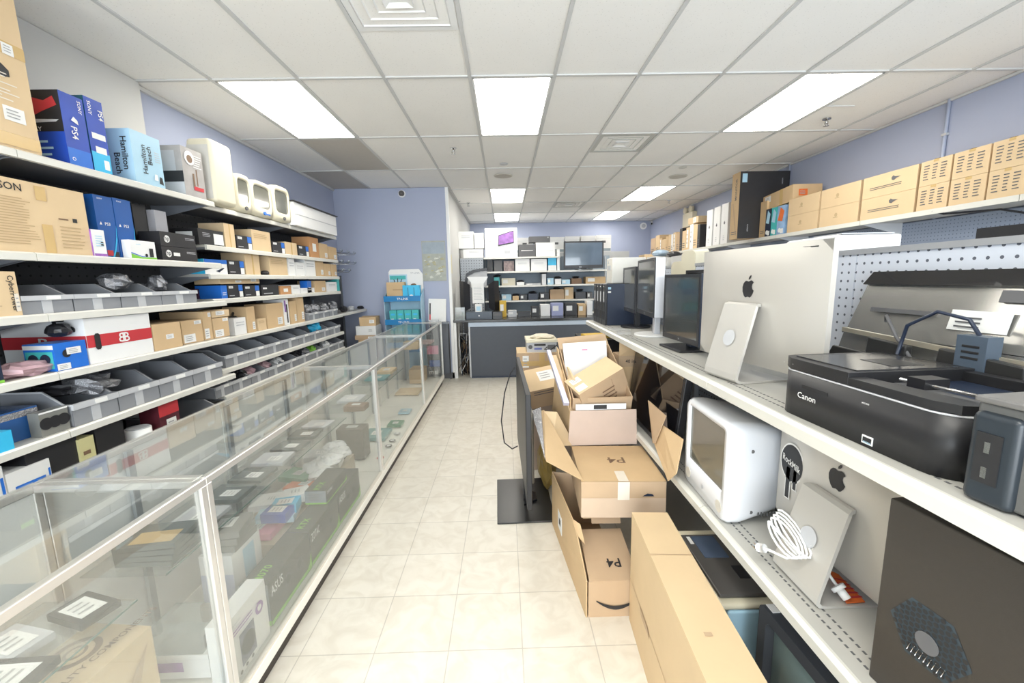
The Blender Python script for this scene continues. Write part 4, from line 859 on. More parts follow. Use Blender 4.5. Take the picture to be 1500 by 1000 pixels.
for q in ([(-.24, .0), (-.10, .0), (-.09, .19), (-.22, .20)], [(-.02, .0), (.20, .0), (.19, .185), (.0, .20)]): mb = MB(); mb.prism(q, 'y', -.085, -.062, mat('leg_black', (.03, .03, .03), .35)); mb.build('leg', e, .004)
o = empty('power_adapter', 'blue-grey vented power adapter with looping cable, behind the black printer', 'adapter', (1.202, 1.005, ZS+.185)); 
mb = MB(); mb.box(-.02, .02, -.035, .035, -.10, .06, mat('slate_plastic', (.08, .11, .15), .4))
for k in range(3): mb.box(-.0215, -.02, -.02, .02, .03-.015*k, .036-.015*k, black)
mb.build('body', o, .004)
mb = MB(); mb.tube([(-.0, .0, .06), (-.01, .02, .10), (-.02, .09, .115), (-.03, .16, .07), (-.02, .19, -.02)], .005, navy); mb.tube([(0, .15, -.05), (-.02, .20, .03), (-.01, .25, .09), (.01, .27, .07)], .005, greyd); mb.build('cable', o)

# ---- monitors
def monitor(label, loc, rz, w, h, zb, th, frame, side, stand, base, tilt=0, bz=.018, logo='DELL', sm=screen):
    """front on local -y"""
    e = empty('monitor', label, 'monitor', loc, rz)
    mb = MB(); mb.box(-w/2, w/2, 0, th, zb, zb+h, side); mb.box(-w*.3, w*.3, th, th+.03, zb+h*.15, zb+h*.8, blackp); mb.build('casing', e, .004)
    mb = MB(); mb.box(-w/2, -w/2+bz, -.004, 0, zb, zb+h, frame); mb.box(w/2-bz, w/2, -.004, 0, zb, zb+h, frame); mb.box(-w/2+bz, w/2-bz, -.004, 0, zb, zb+bz*1.6, frame); mb.box(-w/2+bz, w/2-bz, -.004, 0, zb+h-bz, zb+h, frame)
    mb.text(logo, (0, -.0052, zb+bz*.8), (1, 0, 0), (0, 0, 1), .009, greyl); mb.build('bezel', e)
    mb = MB(); mb.box(-w/2+bz, w/2-bz, -.002, .0, zb+bz*1.6, zb+h-bz, sm); mb.build('screen', e)
    if stand: mb = MB(); mb.box(-.03, .03, th, th+.04, .01, zb+h*.4, side if side is not alub else blackp); mb.build('neck', e, .005)
    if base == 'round': mb = MB(); mb.cyl((0, .06, 0), .13, .012, whiteb, n=36); mb.build('base', e)
    elif base == 'rect': mb = MB(); mb.box(-.13, .13, -.06, .15, 0, .014, blackp); mb.build('base', e, .004)
    elif base == 'round_black': mb = MB(); mb.cyl((0, .06, 0), .12, .012, blackp, n=36); mb.build('base', e)
    return e
z = ZS+.001
monitor('black square monitor turned to the aisle, nearest the big silver computer', (.985, 2.28, z), -PI/2+.05, .42, .375, .045, .055, blackp, navy, True, 'rect', logo='hp')
monitor('black Dell monitor with silver side on a white round base', (.985, 2.86, z), -PI/2-.10, .50, .385, .145, .06, blackp, mat('pale_silver_plastic', (.62, .63, .66), .35, metal=.3), True, 'round')
monitor('dark monitor half hidden behind the Dell monitor with silver side', (1.02, 3.36, z), -PI/2-.06, .40, .36, .13, .05, blackp, blackp, True, 'round_black')
monitor('wide black monitor back behind the square one, only its top edge showing', (1.17, 2.42, z), -PI/2+.05, .40, .34, .105, .03, blackp, blackp, True, None)
# towers
def tower(label, y, x0=.86):
    e = empty('desktop_tower', label, 'computer tower', (x0, y, z), -PI/2)
    w = .10
    mb = MB(); mb.box(-w/2, w/2, .02, .42, 0, .355, navy); mb.build('case', e, .003)
    mb = MB(); mb.box(-w/2, w/2, 0, .02, 0, .355, blackp); mb.build('front_panel', e, .003)
    mb = MB(); mb.box(-.015, .015, -.002, 0, .20, .29, greyl); mb.cyl((0, 0, .33), .008, .004, chrome, ax='y', n=12); mb.box(-.035, .035, -.002, 0, .05, .12, black); mb.build('badge', e)
    mb = MB(); mb.box(w/2, w/2+.001, .025, .05, .31, .33, sky_); mb.box(w/2, w/2+.001, .025, .05, .28, .295, white); mb.build('sticker', e)
for k, lb in enumerate(('nearest of the slim dark blue towers beyond the monitors', 'second slim dark tower from the monitors', 'third slim dark tower from the monitors', 'last slim dark tower at the shelf end')): tower(lb, 3.56+.115*k)
e = empty('white_tower', 'white upright computer tower standing on the slim dark towers', 'computer tower', (.95, 3.74, z+.357), -PI/2)
mb = MB(); mb.box(-.10, .10, 0, .30, 0, .225, mat('pale_tower_plastic', (.72, .70, .64), .4)); mb.build('case', e, .008); mb = MB(); mb.cyl((-.02, 0, .19), .012, .004, greyl, ax='y', n=14); mb.box(-.06, .06, -.003, 0, .12, .16, greyl); mb.build('front_marks', e)
# loose mat and papers on the shelf
for k, (x, y, w, d, r_, lb) in enumerate(((.90, 3.22, .12, .16, .2, 'clear plastic sleeve on the shelf by the towers'), (.88, 3.0, .10, .14, -.3, 'second clear sleeve lying nearer the white round base'))):
    m = MB(); m.box(-w/2, w/2, -d/2, d/2, 0, .003, mat('milky_sleeve', (.72, .72, .70), .2)); o = m.build('plastic_sleeve'); o.location = (x, y, z+k*.0); o.rotation_euler.z = r_; tag(o, lb, 'sleeve')

# ---- eMac on lower shelf
e = empty('crt_computer', 'white rounded CRT computer with dark screen facing the aisle, lower shelf', 'computer', (.825, 1.62, ZL+.001), -PI/2-.04)
def rrect(w, h, r, n=5, cx=0, cz=0):
    q = []
    for sx, sz, a0 in ((1, -1, -PI/2), (1, 1, 0), (-1, 1, PI/2), (-1, -1, PI)):
        for i in range(n+1): a_ = a0+PI/2*i/n; q.append((cx+sx*(w/2-r)+r*math.cos(a_), cz+sz*(h/2-r)+r*math.sin(a_)))
    return q
wp = mat('glossy_white_plastic', (.80, .82, .86), .22, var=.01, coat=.4)
w, h = .40, .405
L = []
for (ww, hh, r_, y, cz) in ((.22, .20, .05, .42, .17), (.27, .27, .06, .34, .19), (.365, .38, .05, .14, .2025), (w, h, .045, .06, h/2), (w, h, .045, .018, h/2), (w-.02, h-.02, .04, 0, h/2), (.325, .255, .012, 0, .245), (.318, .248, .01, .012, .245)): L.append([(x, y, zz) for x, zz in rrect(ww, hh, r_, 5, 0, cz)])
n = len(L[0]); V = [p for l in L for p in l]; F = [(k*n+i, k*n+(i+1) % n, (k+1)*n+(i+1) % n, (k+1)*n+i) for k in range(len(L)-1) for i in range(n)]+[tuple(range(n))[::-1]]
mb = MB(); mb.add(V, F, wp, True); mb.build('casing', e)
mb = MB(); mb.add([(x, .009, zz) for x, zz in rrect(.322, .252, .011, 5, 0, .245)], [tuple(range(n))], screeng); mb.build('screen', e)
for s in (-1, 1): mb = MB(); mb.cyl((s*.145, -.0005, .055), .024, .002, mat('speaker_cream', (.66, .63, .56), .6), ax='y', n=20); mb.build('speaker', e)
mb = MB(); apple(mb, (0, -.002, .06), (1, 0, 0), (0, 0, 1), .026, greyl); mb.build('logo', e)
mb = MB()
for q in ((.19, .03, .33), (.19, .03, .07)): pass
for yy, zz in ((.09, .30), (.10, .055)): mb.cyl((.199-.10*(yy-.06)/.08*.2, yy, zz), .007, .003, greyd, ax='x', n=12)
for i in range(12): mb.box(.183-.0011*i, .184-.0011*i+.002, .13+.012*i, .134+.012*i, .035, .05, greyd)
mb.build('side_screws', e)
# ---- black tower case in front right, on lower shelf
e = empty('computer_case', 'large black tower case with hexagonal mesh vent, lower shelf at right', 'computer case', (.845, .83, ZL+.001), -PI/2+.10)
ck = mat('textured_black_steel', (.042, .036, .030), .5, var=.1, scale=90, bump=.05); H = .455
mb = MB(); mb.box(0, .50, 0, .19, 0, H, ck); mb.build('shell', e, .004)
hexh = mat('vent_depth_blue', (.05, .075, .095), .4, metal=.4)
mb = MB(); hx = lambda cx, cz, r_, rot=0: [(cx+r_*math.cos(PI/3*i+rot), cz+r_*math.sin(PI/3*i+rot)) for i in range(6)]
out = hx(.105, .20, .075, 0); mb.add([(x, -.0008, zz) for x, zz in out], [(0, 1, 2, 3, 4, 5)], hexh)
mb.build('vent_recess', e)
mb = MB()
for i in range(-7, 8):
    for j in range(-9, 10):
        cx, cz = .105+i*.0105, .20+(j+.5*(i % 2))*.012
        if abs(cz-.20) < .062 and abs(cx-.105)*1.732+abs(cz-.20) < .125: mb.add([(x, -.0018, zz) for x, zz in hx(cx, cz, .0052)], [(0, 1, 2, 3, 4, 5)], black)
mb.build('hexagonal_mesh', e)
mb = MB(); mb.cyl((.105, -.002, .19), .022, .001, greyd, ax='y', n=18)
for i in range(9): mb.tube([(.072+.008*i, -.003, .145), (.077+.008*i, -.003, .163)], .001, chrome, 5)
mb.build('fan_grille', e)
mb = MB()
for i in range(10): mb.box(.06+.016*i, .068+.016*i, .03+.003*i, .15, H, H+.001, black)
mb.build('top_vent', e)
# ---- below: laser printer and tube monitor on the base deck
e = empty('office_printer', 'grey and white printer with dark control lid beneath the right shelves', 'printer', (.755, 1.50, .151), -PI/2-.02)
mb = MB(); mb.box(-.25, .20, .03, .38, 0, .25, sky_); mb.box(-.25, .2, .0, .38, .25, .275, offw); mb.build('body', e, .012)
mb = MB(); mb.box(-.19, .17, .01, .19, .276, .292, mat('dark_taupe_plastic', (.09, .085, .08), .3)); mb.build('control_lid', e, .006)
mb = MB(); mb.box(-.17, -.12, .03, .045, .292, .2935, white); mb.box(-.17, -.03, .05, .15, .292, .2945, mat('lcd_blue_grey', (.08, .11, .17), .15)); mb.box(.02, .09, .13, .17, .292, .294, black); mb.build('display', e)
mb = MB(); mb.box(-.24, .19, .027, .03, .12, .124, greyd); mb.box(-.24, .19, .027, .03, .2, .203, greyd); mb.build('tray_seam', e)
e = empty('tube_monitor', 'black tube monitor on the base deck, under the black tower case', 'monitor', (.83, 1.00, .151), -PI/2+.03)
L = [rrect(.40, .37, .02, 3, 0, .19), rrect(.40, .37, .02, 3, 0, .19), rrect(.33, .27, .02, 3, 0, .20), rrect(.32, .26, .03, 3, 0, .20)]
n = len(L[0]); V = [(x, .34, .19+(zz-.19)*.6) for x, zz in L[0]]+[(x, .10, zz) for x, zz in L[0]]+[(x, 0, zz) for x, zz in L[1]]+[(x, 0, zz) for x, zz in L[2]]+[(x, .03, zz) for x, zz in L[3]]
mb = MB(); mb.add(V, [(k*n+i, k*n+(i+1) % n, (k+1)*n+(i+1) % n, (k+1)*n+i) for k in range(4) for i in range(n)]+[tuple(range(n))[::-1]], mat('charcoal_plastic', (.05, .055, .065), .4)); mb.build('casing', e)
mb = MB(); V = []; F = []
for j in range(9):
    for i in range(11): s, t = i/5-1, j/4-1; V.append((s*.16, .028-.022*(1-s*s)*(1-t*t)**.5 if abs(t) < 1 else .028, .20+t*.13))
for j in range(8):
    for i in range(10): k = j*11+i; F.append((k, k+1, k+12, k+11))
mb.add(V, F, mat('tube_glass', (.16, .22, .22), .08, coat=.5), True); mb.build('screen', e)
mb = MB(); mb.box(-.185, -.15, .01, .035, .376, .378, white); mb.build('sticker', e)
# flat black television standing on the lower shelf beyond the eMac
e = empty('flat_television', 'glossy black flat television leaning on the lower shelf behind the cartons', 'television', (.845, 2.34, ZL+.006), rot=(-.12, 0, -PI/2))
mb = MB(); mb.box(-.44, .36, 0, .04, 0, .46, blackp); mb.build('casing', e, .006); mb = MB(); mb.box(-.42, .34, -.002, 0, .03, .44, blackg); mb.build('screen', e)
# stack of flat machines on lower shelf far end
for k, (y, x0, h_, mm, lb) in enumerate(((3.35, .86, .10, whiteb, 'white flat printer, bottom of the far lower shelf stack'), (3.32, .84, .07, blackp, 'black disc player in the middle of the far stack'), (3.30, .86, .09, whiteb, 'white printer on top of the far lower shelf stack'))):
    e = empty('flat_machine', lb, 'printer', (x0, y, ZL+.001+[0, .102, .174][k]), -PI/2)
    mb = MB(); mb.box(-.25, .25, 0, .38, 0, h_, mm); mb.build('body', e, .008)
    mb = MB(); mb.box(-.2, .2, -.004, 0, h_*.3, h_*.6, black if k != 1 else greyd); mb.box(-.2, .2, .03, .2, h_, h_+.002, blackp if k == 2 else greyl); mb.build('tray', e)
o = dbox('tall_carton', 'tall brown carton with printed 40 inch mark behind the pile', 'box', .16, .20, .40, (.90, 2.92, ZL+.001), -PI/2, card3, [('F', 't', .5, .90, .05, '40"', black), ('R', 'r', .1, .3, .8, .8, card), ('R', 't', .4, .9, .06, '40 in', black)])
m = MB(); m.slab([(.801, 2.84, ZL+.402), (.999, 2.84, ZL+.402), (.96, 2.82, ZL+.50), (.80, 2.83, ZL+.53)], .005, card); wb(m, 'flap', o)

# ================================================================== RIGHT WALL
m = MB(); m.box(XR-.03, XR-.005, -1.0, 6.6, .1, 2.05, pegb); e = empty('shelving_unit', 'long high shelf on the right wall with pale blue pegboard below', 'shelving unit', (0, 0, 0)); m.build('pegboard_panel', e)
ZW = 2.085
for a, b in ((-1.0, .30), (.30, 1.52), (1.52, 2.74), (2.74, 3.96), (3.96, 5.18), (5.18, 6.4), (6.4, 7.62), (7.62, 9.9)):
    m = MB(); m.box(3.41, XR-.031, a+.003, b-.003, ZW-.025, ZW, steel); s_ = m.build('shelf', e); m = MB(); m.box(3.40, 3.411, a+.003, b-.003, ZW-.04, ZW+.001, rail); m.build('price_rail', s_)
    m = MB(); m.prism([(XR-.03, ZW-.14), (XR-.03, ZW-.026), (3.43, ZW-.026), (3.43, ZW-.04)], 'y', b-.006, b-.002, greyl); m.build('bracket', s_)
m = MB(); m.tube([(3.405, 3.30, 2.07), (3.45, 3.25, 2.04), (3.6, 3.0, 2.03), (3.7, 2.86, 1.97), (3.72, 2.85, 1.9)], .008, blackp); tag(m.build('cable'), 'thick black cable drooping under the high right shelf', 'cable')
fp = mat('faded_print', (.5, .36, .2), .7)
cols = [(1152, 1197, 'plain'), (1199, 1256, 'plain'), (1259, 1338, 'wide'), (1341, 1386, 'table'), (1388, 1441, 'table'), (1443, 1500, 'table'), (1502, 1580, 'table')]
for k, (pa, pb, st) in enumerate(cols):
    a, b = yat(pa, 3.42, ZW), yat(pb, 3.42, ZW); w = a-b-.006
    for lv in (0, 1):
        dc = {'plain': [('F', 'c', .45, .55, .1, fp), ('F', 'r', .38, .4, .5, .44, fp)], 'wide': [('F', 'l', .15, .32, .75, .48, 2, greyd), ('F', 'p', [(.56, .62), (.60, .58), (.65, .66), (.72, .70), (.62, .74), (.58, .8), (.55, .72)], greyd)],
              'table': [('F', 'l', .12, .2, .32, .85, 6, greyd), ('F', 'l', .42, .2, .58, .85, 6, greyd), ('F', 'l', .68, .2, .88, .85, 6, greyd), ('F', 'tape', .42, .9, .6, 1, tape), ('T', 'tape', .42, 0, .6, 1, tape)]}[st]
        dbox('storage_carton', ['%s tan carton from the far end, lower row on the high right shelf', '%s tan carton from the far end, upper row on the high right shelf'][lv] % ORD[k], 'box', w, .38, .192, (3.42+.19, (a+b)/2, ZW+.001+lv*.194), -PI/2, card2, dc)
R_ = lambda *a, **k: shelf_box('R', *a, **k)
# leaning carton and colourful packs, tall black carton
o = dbox('tilted_carton', 'battered tan carton tilted on the colourful packs beside the cartons', 'box', .62, .34, .19, (3.62, 5.28, ZW+.355), 0, card, [('F', 'lab', .1, .5, .3, .9, white), ('R', 'lab', .2, .3, .5, .7, orange), ('F', 'tape', .6, 0, .7, 1, tape)], rot=(0, -.06, -PI/2-.05))
for k, (ya, yb, mm, lb) in enumerate(((5.07, 5.21, mat('sunset_photo', (.25, .40, .62), .3, var=.6, scale=9), 'blue and orange photo box under the tilted carton'), (5.22, 5.325, teal, 'nearer rounded teal photo pack under the tilted carton'), (5.335, 5.44, navy, 'farther rounded dark photo pack under the tilted carton'))):
    dbox('photo_box', lb, 'box', yb-ya, .3, .345, (3.57, (ya+yb)/2, ZW+.001), -PI/2, mm, [('F', 'c', .4, .15, .08, white), ('F', 'p', [(.1, .5), (.4, .95), (.9, .8), (.7, .45)], [orange, sky_, sky_][k]), ('F', 'r', .5, .04, .9, .2, white)])
dbox('narrow_carton', 'upright narrow tan carton beside the tall black carton', 'box', .13, .3, .46, (3.58, 5.515, ZW+.001), -PI/2, card, [('F', 'l', .2, .1, .8, .2, 2, greyd)])
dbox('narrow_carton', 'slim brown carton leaning behind the photo packs', 'box', .08, .3, .50, (3.62, 5.595+.02, ZW+.001+.0), -PI/2, card3) if False else None
dbox('tall_black_carton', 'tall dark carton with tan side reaching almost to the ceiling', 'box', .19, .66, .86, (3.472, 5.69, ZW+.001), -PI/2, card, [('R', 'r', 0, 0, 1, 1, darkbox), ('R', 'lab', .04, .84, .14, .97, sky_), ('R', 't', .2, .16, .02, 'LENOVO', greyl, 90), ('F', 'p', [(.2, .55), (.34, .55), (.9, .05), (.75, .05)], card3), ('F', 'l', .2, .06, .9, .12, 2, greyd), ('F', 't', .6, .75, .05, 'MONITOR', greyd, 90), ('R', 't', .85, .85, .018, 'LEGION', greyl, 90)])
for k in range(3):
    y = 6.44+.235*k
    dbox('white_computer_box', ['nearest of three upright white computer boxes by the tall dark carton', 'middle one of three upright white computer boxes', 'farthest of three upright white computer boxes'][k], 'computer box', .19, .42, .60-.01*k, (3.62, y, ZW+.001), -PI/2, whiteb, [('F', 'c', .5, .52, .035, greyd), ('F', 'r', .46, .55, .54, .57, greyd), ('F', 'l', .35, .08, .65, .22, 3, greyl)])
# far cartons
rnd = random.Random(11); y = 7.25; k = 0
FARL = ['black carton', 'tan carton', 'white and tan carton', 'tan carton with white stripe', 'golden carton', 'black speaker box', 'brown carton', 'tan carton', 'white carton', 'golden carton', 'tan carton', 'low golden carton', 'tan carton', 'big golden carton', 'large brown carton']
for k in range(15):
    w = [.10, .16, .14, .16, .16, .12, .16, .15, .10, .14, .14, .2, .14, .24, .30][k]; h = [.40, .42, .44, .40, .36, .42, .36, .38, .36, .36, .34, .30, .34, .42, .38][k]
    mm = [darkbox, card2, whiteb, card2, card2, darkbox, card3, card2, whiteb, card2, card, card2, card, card2, card3][k]
    dbox('far_carton', '%s, %s past the upright white boxes, high right shelf' % (FARL[k], ORD[k]), 'box', w-.01, .36, h, (3.60, y+w/2, ZW+.001), -PI/2, mm, [('F', 'lab', .2, .1, .6, .9, white)] if k in (2, 3, 7, 12) else [('F', 'l', .1, .1, .9, .4, 3, greyd)]); y += w
dbox('far_carton', 'wide golden carton lying across the tops of the far cartons', 'box', .40, .34, .11, (3.60, 7.56, ZW+.45), -PI/2, card2, [('F', 'lab', .5, .1, .8, .9, white)])

# things on the far side of the gondola, seen over its top
z = 1.391
e = empty('white_printer', 'white box shaped printer rising above the pegboard rail', 'printer', (1.66, 2.03, z), PI/2)
mb = MB(); mb.box(-.17, .17, -.14, .16, 0, .38, whiteb); mb.build('body', e, .012); mb = MB(); mb.box(-.17, .0, -.1, .14, .381, .386, greyl); mb.build('lid', e)
dbox('black_monitor_back', 'black flat casing peeking above the pegboard rail at right edge', 'monitor', .60, .06, .35, (1.66, 1.12, z), PI/2, blackp, bevel=.01)
for k, (y, h_) in enumerate(((3.0, .40), (3.18, .33))):
    e = empty('white_computer', ['white rounded computer back above the rail, left of big silver one', 'second pale computer back just behind the first one'][k], 'computer', (1.42+.0*k, y+.0, z), PI/2+.3)
    mb = MB(); V = [(x, yy, zz) for yy, q in ((-.02, rrect(.14, h_, .03, 4, 0, h_/2)), (.10, rrect(.14, h_-.02, .04, 4, 0, h_/2))) for x, zz in q]; n = len(V)//2
    mb.add(V, [tuple(range(n)), tuple(range(n, 2*n))[::-1]]+[(i, n+i, n+(i+1) % n, (i+1) % n) for i in range(n)], offw, False); mb.build('casing', e)
    mb = MB(); mb.box(-.04, .04, -.024, -.02, h_-.05, h_-.045, black); mb.build('slot', e)
for k, (y, w, h_, mm, lb) in enumerate(((3.62, .34, .23, whiteb, 'white machine above the rail, next past the white computers'), (4.0-.02, .3, .24, whiteb, 'white printer with grey tray above the rail'),)):
    e = empty('white_machine', lb, 'printer', (1.62, y, z), PI/2)
    mb = MB(); mb.box(-w/2, w/2, -.2, .2, 0, h_, mm); mb.build('body', e, .01); mb = MB(); mb.box(-w/2+.03, w/2-.03, .2, .203, .12, .22, greyl); mb.build('tray', e); 
m = MB()
m.box(1.95, 3.2, 4.5, 8.7, 0, .02, greyd)
# far right storage rack beneath the high shelf
e = empty('storage_rack', 'open rack with dark gaps behind the monitors, near the far right corner', 'rack', (0, 0, 0))
for zz in (.2, .9, 1.62): m = MB(); m.box(2.7, 3.38, 6.2, 9.4, zz-.02, zz, steel); m.build('shelf', e)
for x in (2.71, 3.35):
    for y in (6.21, 9.37): m = MB(); m.box(x, x+.03, y, y+.03, 0, 1.64, greyl); m.build('upright', e)
m.box(0, 0, 0, 0, 0, 0, greyl)
for k, (x, y, w, d, h, mm, lb) in enumerate(((2.95, 8.9, .35, .4, .34, card2, 'golden carton at the far end of the open rack'), (2.95, 8.35, .35, .35, .42, card2, 'taller golden carton with white top on the open rack'), (2.95, 7.8, .4, .35, .35, whiteb, 'white machine box on the open rack'), (2.95, 7.2, .4, .45, .30, whiteb, 'low white printer on the open rack'), (2.95, 6.6, .4, .4, .30, whiteb, 'white printer nearest the viewer on the open rack'))):
    dbox('rack_carton', lb, 'box', w, d, h, (x, y, 1.621), 0, mm, [('F', 'lab', .2, .5, .5, .8, greyl), ('F', 'r', .1, .1, .9, .3, greyl)])
crumple('blue_machine', 'rounded blue-grey machine on top of the white rack boxes', 'machine', (2.95, 7.8, 1.972), (.15, .22, .07), mat('blue_grey_plastic', (.25, .33, .42), .4), 90, 16, .03)
crumple('blue_machine', 'small rounded black machine beside the blue-grey one', 'machine', (2.95, 7.2, 1.922), (.12, .12, .06), blackp, 91, 16, .05)
m = MB(); m.box(2.15, 3.1, YB-.03, YB-.002, 1.2, 2.02, mat('recess_shade_black', (.015, .015, .018), .7)); tag(m.build('recess_shade_sheet'), 'flat sheet painted as recess shade on the back wall beside the shelves', 'panel')  # near-black flat sheet paints the shade inside a recess

# ================================================================== COUNTER
e = empty('service_counter', 'dark grey service counter with black top at the end of the aisle', 'counter', (0, 0, 0)); ct = mat('black_worktop', (.035, .035, .035), .25)
m = MB(); m.box(-.58, 1.95, 6.64, 6.67, .0, .925, charcoal); wb(m, 'front_panel', e)
m = MB(); m.box(-.605, -.58, 6.63, 6.67, .01, .925, greyl); m.box(-.605, 1.95, 6.625, 6.64, .855, .925, mat('pale_blue_trim', (.46, .54, .64), .5)); m.box(-.58, 1.95, 6.63, 6.64, 0, .03, navy); wb(m, 'trim', e)
m = MB(); m.box(-.845, 1.95, 6.60, 7.35, .93, .97, ct); wb(m, 'worktop', e, .004)
for x in (-.58, 1.92): m = MB(); m.box(x, x+.03, 6.675, 7.3, 0, .929, charcoal); wb(m, 'side_panel', e)
m = MB(); m.box(-.845, -.805, 6.65, 6.69, 0, .929, whiteb); wb(m, 'leg', e)
# clutter under counter's open left end
rnd = random.Random(5)
for k in range(7):
    m = MB(); pts = [(rnd.uniform(-.79, -.64), rnd.uniform(6.7, 7.0), .02)]
    for i in range(7): pts.append((rnd.uniform(-.79, -.63), rnd.uniform(6.7, 7.05), rnd.uniform(.02, .75)))
    m.tube(pts, .006, [blackp, whiteb, greyd, brownp, navy, greyl, blackp][k]); tag(m.build('cable'), ['black cable', 'white cable', 'dark grey cable', 'brown cable', 'dark blue cable', 'pale grey cable', 'long black cable'][k]+' tangled under the open left end of the counter', 'cable')
for k, (x, y, zz, s_, mm) in enumerate(((-.72, 7.15, 0, .16, card3), (-.71, 7.15, .162, .14, card), (-.72, 7.15, .304, .12, greyd), (-.71, 7.15, .426, .13, card))):
    dbox('junk_box', ['lowest brown box under the counter end', 'tan box on the lowest one under the counter end', 'dark box third up under the counter end', 'top tan box under the counter end'][k], 'box', s_, .18, s_, (x, y, zz+.001), .1*k, mm)

# things on the counter
def ctr(pa, pb, pt, name, label, cat, m, decs=(), y=6.75, depth=.25, z=.971): return shelf_box('B', y, z, pa, pb, pt, name, label, cat, m, decs, depth)
e = ctr(683, 721, 457, 'cash_drawer', 'dark blue-grey cash drawer on the counter, left end', 'cash drawer', mat('slate_metal', (.06, .08, .11), .4), [('F', 'r', .02, .1, .98, .14, black), ('F', 'c', .5, .5, .12, greyl)], y=6.68, depth=.3)
ctr(722, 736, 457, 'card_terminal', 'black card terminal box beside the cash drawer', 'terminal', blackp, [('F', 'r', .1, .5, .9, .8, greyd)], y=6.68, depth=.3)
p = un(701, 443, 'y', 6.78)
e = empty('sign_holder', 'white flared sign board with small text above the cash drawer', 'sign', (p.x, 6.74, 1.07))
mb = MB(); mb.box(-.095, .095, 0, .006, .16, .48, white); mb.slab([(-.095, 0, .48), (-.175, .0, .59), (.175, 0, .59), (.095, 0, .48)], .006, whiteb)
for k in range(9): mb.box(-.07, .07-.01*(k % 3), -.001, 0, .22+.025*k, .226+.025*k, greyl)
mb.build('board', e)
mb = MB(); mb.box(-.055, .055, -.015, -.012, .0, .15, white); mb.box(-.035, .035, -.016, -.015, .04, .11, sky_); mb.build('notice', e)
mb = MB(); mb.box(-.012, .012, .006, .02, .0, .3, blackp); mb.build('stand', e)
for s in (-1, 1):
    e = empty('speaker', ['black speaker at left of the flared white sign', 'black speaker at right of the flared white sign'][s > 0], 'speaker', (p.x+s*.20, 7.02, .971), s*-.5)
    mb = MB(); mb.prism([(-.07, .10), (-.07, .62), (.05, .56), (.05, .16)], 'y', 0, .16, blackp) if s < 0 else mb.prism([(.07, .10), (.07, .62), (-.05, .56), (-.05, .16)], 'y', 0, .16, blackp); mb.build('cabinet', e); mb = MB(); mb.box(-.05, .05, .03, .13, 0, .10, blackp); mb.build('foot', e)
rnd = random.Random(2)
tl_ = [('gold', 732, 742, 441, 'yellow box on the counter behind the card terminal', yellow), ('w', 744, 757, 455, 'pale tray on the counter right of the yellow box', greyl), ('b', 759, 777, 457, 'black tray of small parts on the counter', blackp), ('w', 779, 790, 449, 'dark tray with white papers on the counter', blackp),
       ('w', 792, 806, 446, 'white box on the counter, before the blue lidded one', whiteb), ('w', 808, 825, 444, 'blue lidded white box on the counter', mat('lilac_box', (.35, .38, .60), .5)), ('k', 828, 845, 444, 'dark open box of parts on the counter', darkbox), ('t', 847, 858, 445, 'tan box at the right end of the counter', card), ('w', 860, 868, 441, 'white upright pack at the right end of the counter', whiteb)]
for k, (kk, pa, pb, pt, lb, mm) in enumerate(tl_): ctr(pa, pb, pt, 'counter_box', lb, 'box', mm, [('F', 'r', .1, .4, .6, .8, white)] if kk != 'b' else [], y=7.0, depth=.22)

# ================================================================== BACK SHELVING
YS = 8.0; e = empty('back_shelving', 'white shelving unit behind the service counter, loaded with computer boxes', 'shelving unit', (0, 0, 0))
m = MB(); m.box(-.88, 2.15, YS+.45, YS+.47, 0, 2.05, mat('blue_grey_back', (.30, .36, .42), .6)); wb(m, 'back_panel', e)
m = MB(); m.box(-.84, -.40, YS+.0, YS+.02, 0, 2.02, pegg); wb(m, 'end_pegboard', e)
for k, (x0, x1, zz) in enumerate(((-.38, 1.08, 2.03), (-.38, 2.05, 1.76), (-.38, 2.05, 1.49), (-.38, 2.05, 1.20), (-.38, 2.05, .95))):
    for a, b in (((x0, (x0+x1)/2-.002), ((x0+x1)/2+.002, x1))): m = MB(); m.box(a, b, YS, YS+.45, zz-.025, zz, steel); m.box(a, b, YS-.012, YS, zz-.03, zz+.003, rail); wb(m, 'shelf', e)
for x in (-.39, .83, 2.05): m = MB(); m.box(x, x+.02, YS+.42, YS+.45, 0, 2.03, greyl); wb(m, 'upright', e)
B = lambda z, pa, pb, pt, name, label, mm, dc=(), y=YS+.03, depth=.3, cat='box': shelf_box('B', y, z, pa, pb, pt, name, label, cat, mm, dc, depth)
o = B(2.03, 711, 758, 334, 'computer_box', 'big white computer box picturing a violet screen, top of back shelves', whiteb, [('F', 'p', [(.40, .38), (.90, .48), (.90, .92), (.42, .76)], blackp), ('F', 'p', [(.42, .43), (.885, .52), (.885, .89), (.435, .74)], purple), ('F', 'p', [(.42, .33), (.90, .44), (.90, .48), (.41, .38)], greyl), ('F', 'r', .6, .12, .78, .24, greyl), ('F', 't', .18, .55, .06, 'iMac', greyl)], depth=.28, cat='computer box')
B(2.03, 760, 784, 358, 'laptop_box', 'dark grey laptop box with a thin white line, right of the computer box', greyd, [('F', 'p', [(.15, .48), (.85, .50), (.9, .54), (.15, .54)], white)], cat='laptop box')
B(2.03, 785, 813, 355, 'laptop_box', 'white laptop box right of the dark grey one', whiteb, [('F', 'r', .2, .4, .9, .42, greyl)], cat='laptop box')
m = MB()
dbox('keyboard_box', 'long flat dark box lying on the two laptop boxes', 'box', .40, .25, .11, ((xat(775, YS+.05, 2.4)+xat(806, YS+.05, 2.4))/2, YS+.17, un(785, 355, 'y', YS+.03).z+.004), 0, greyd, [('F', 'c', .9, .8, .1, white)])
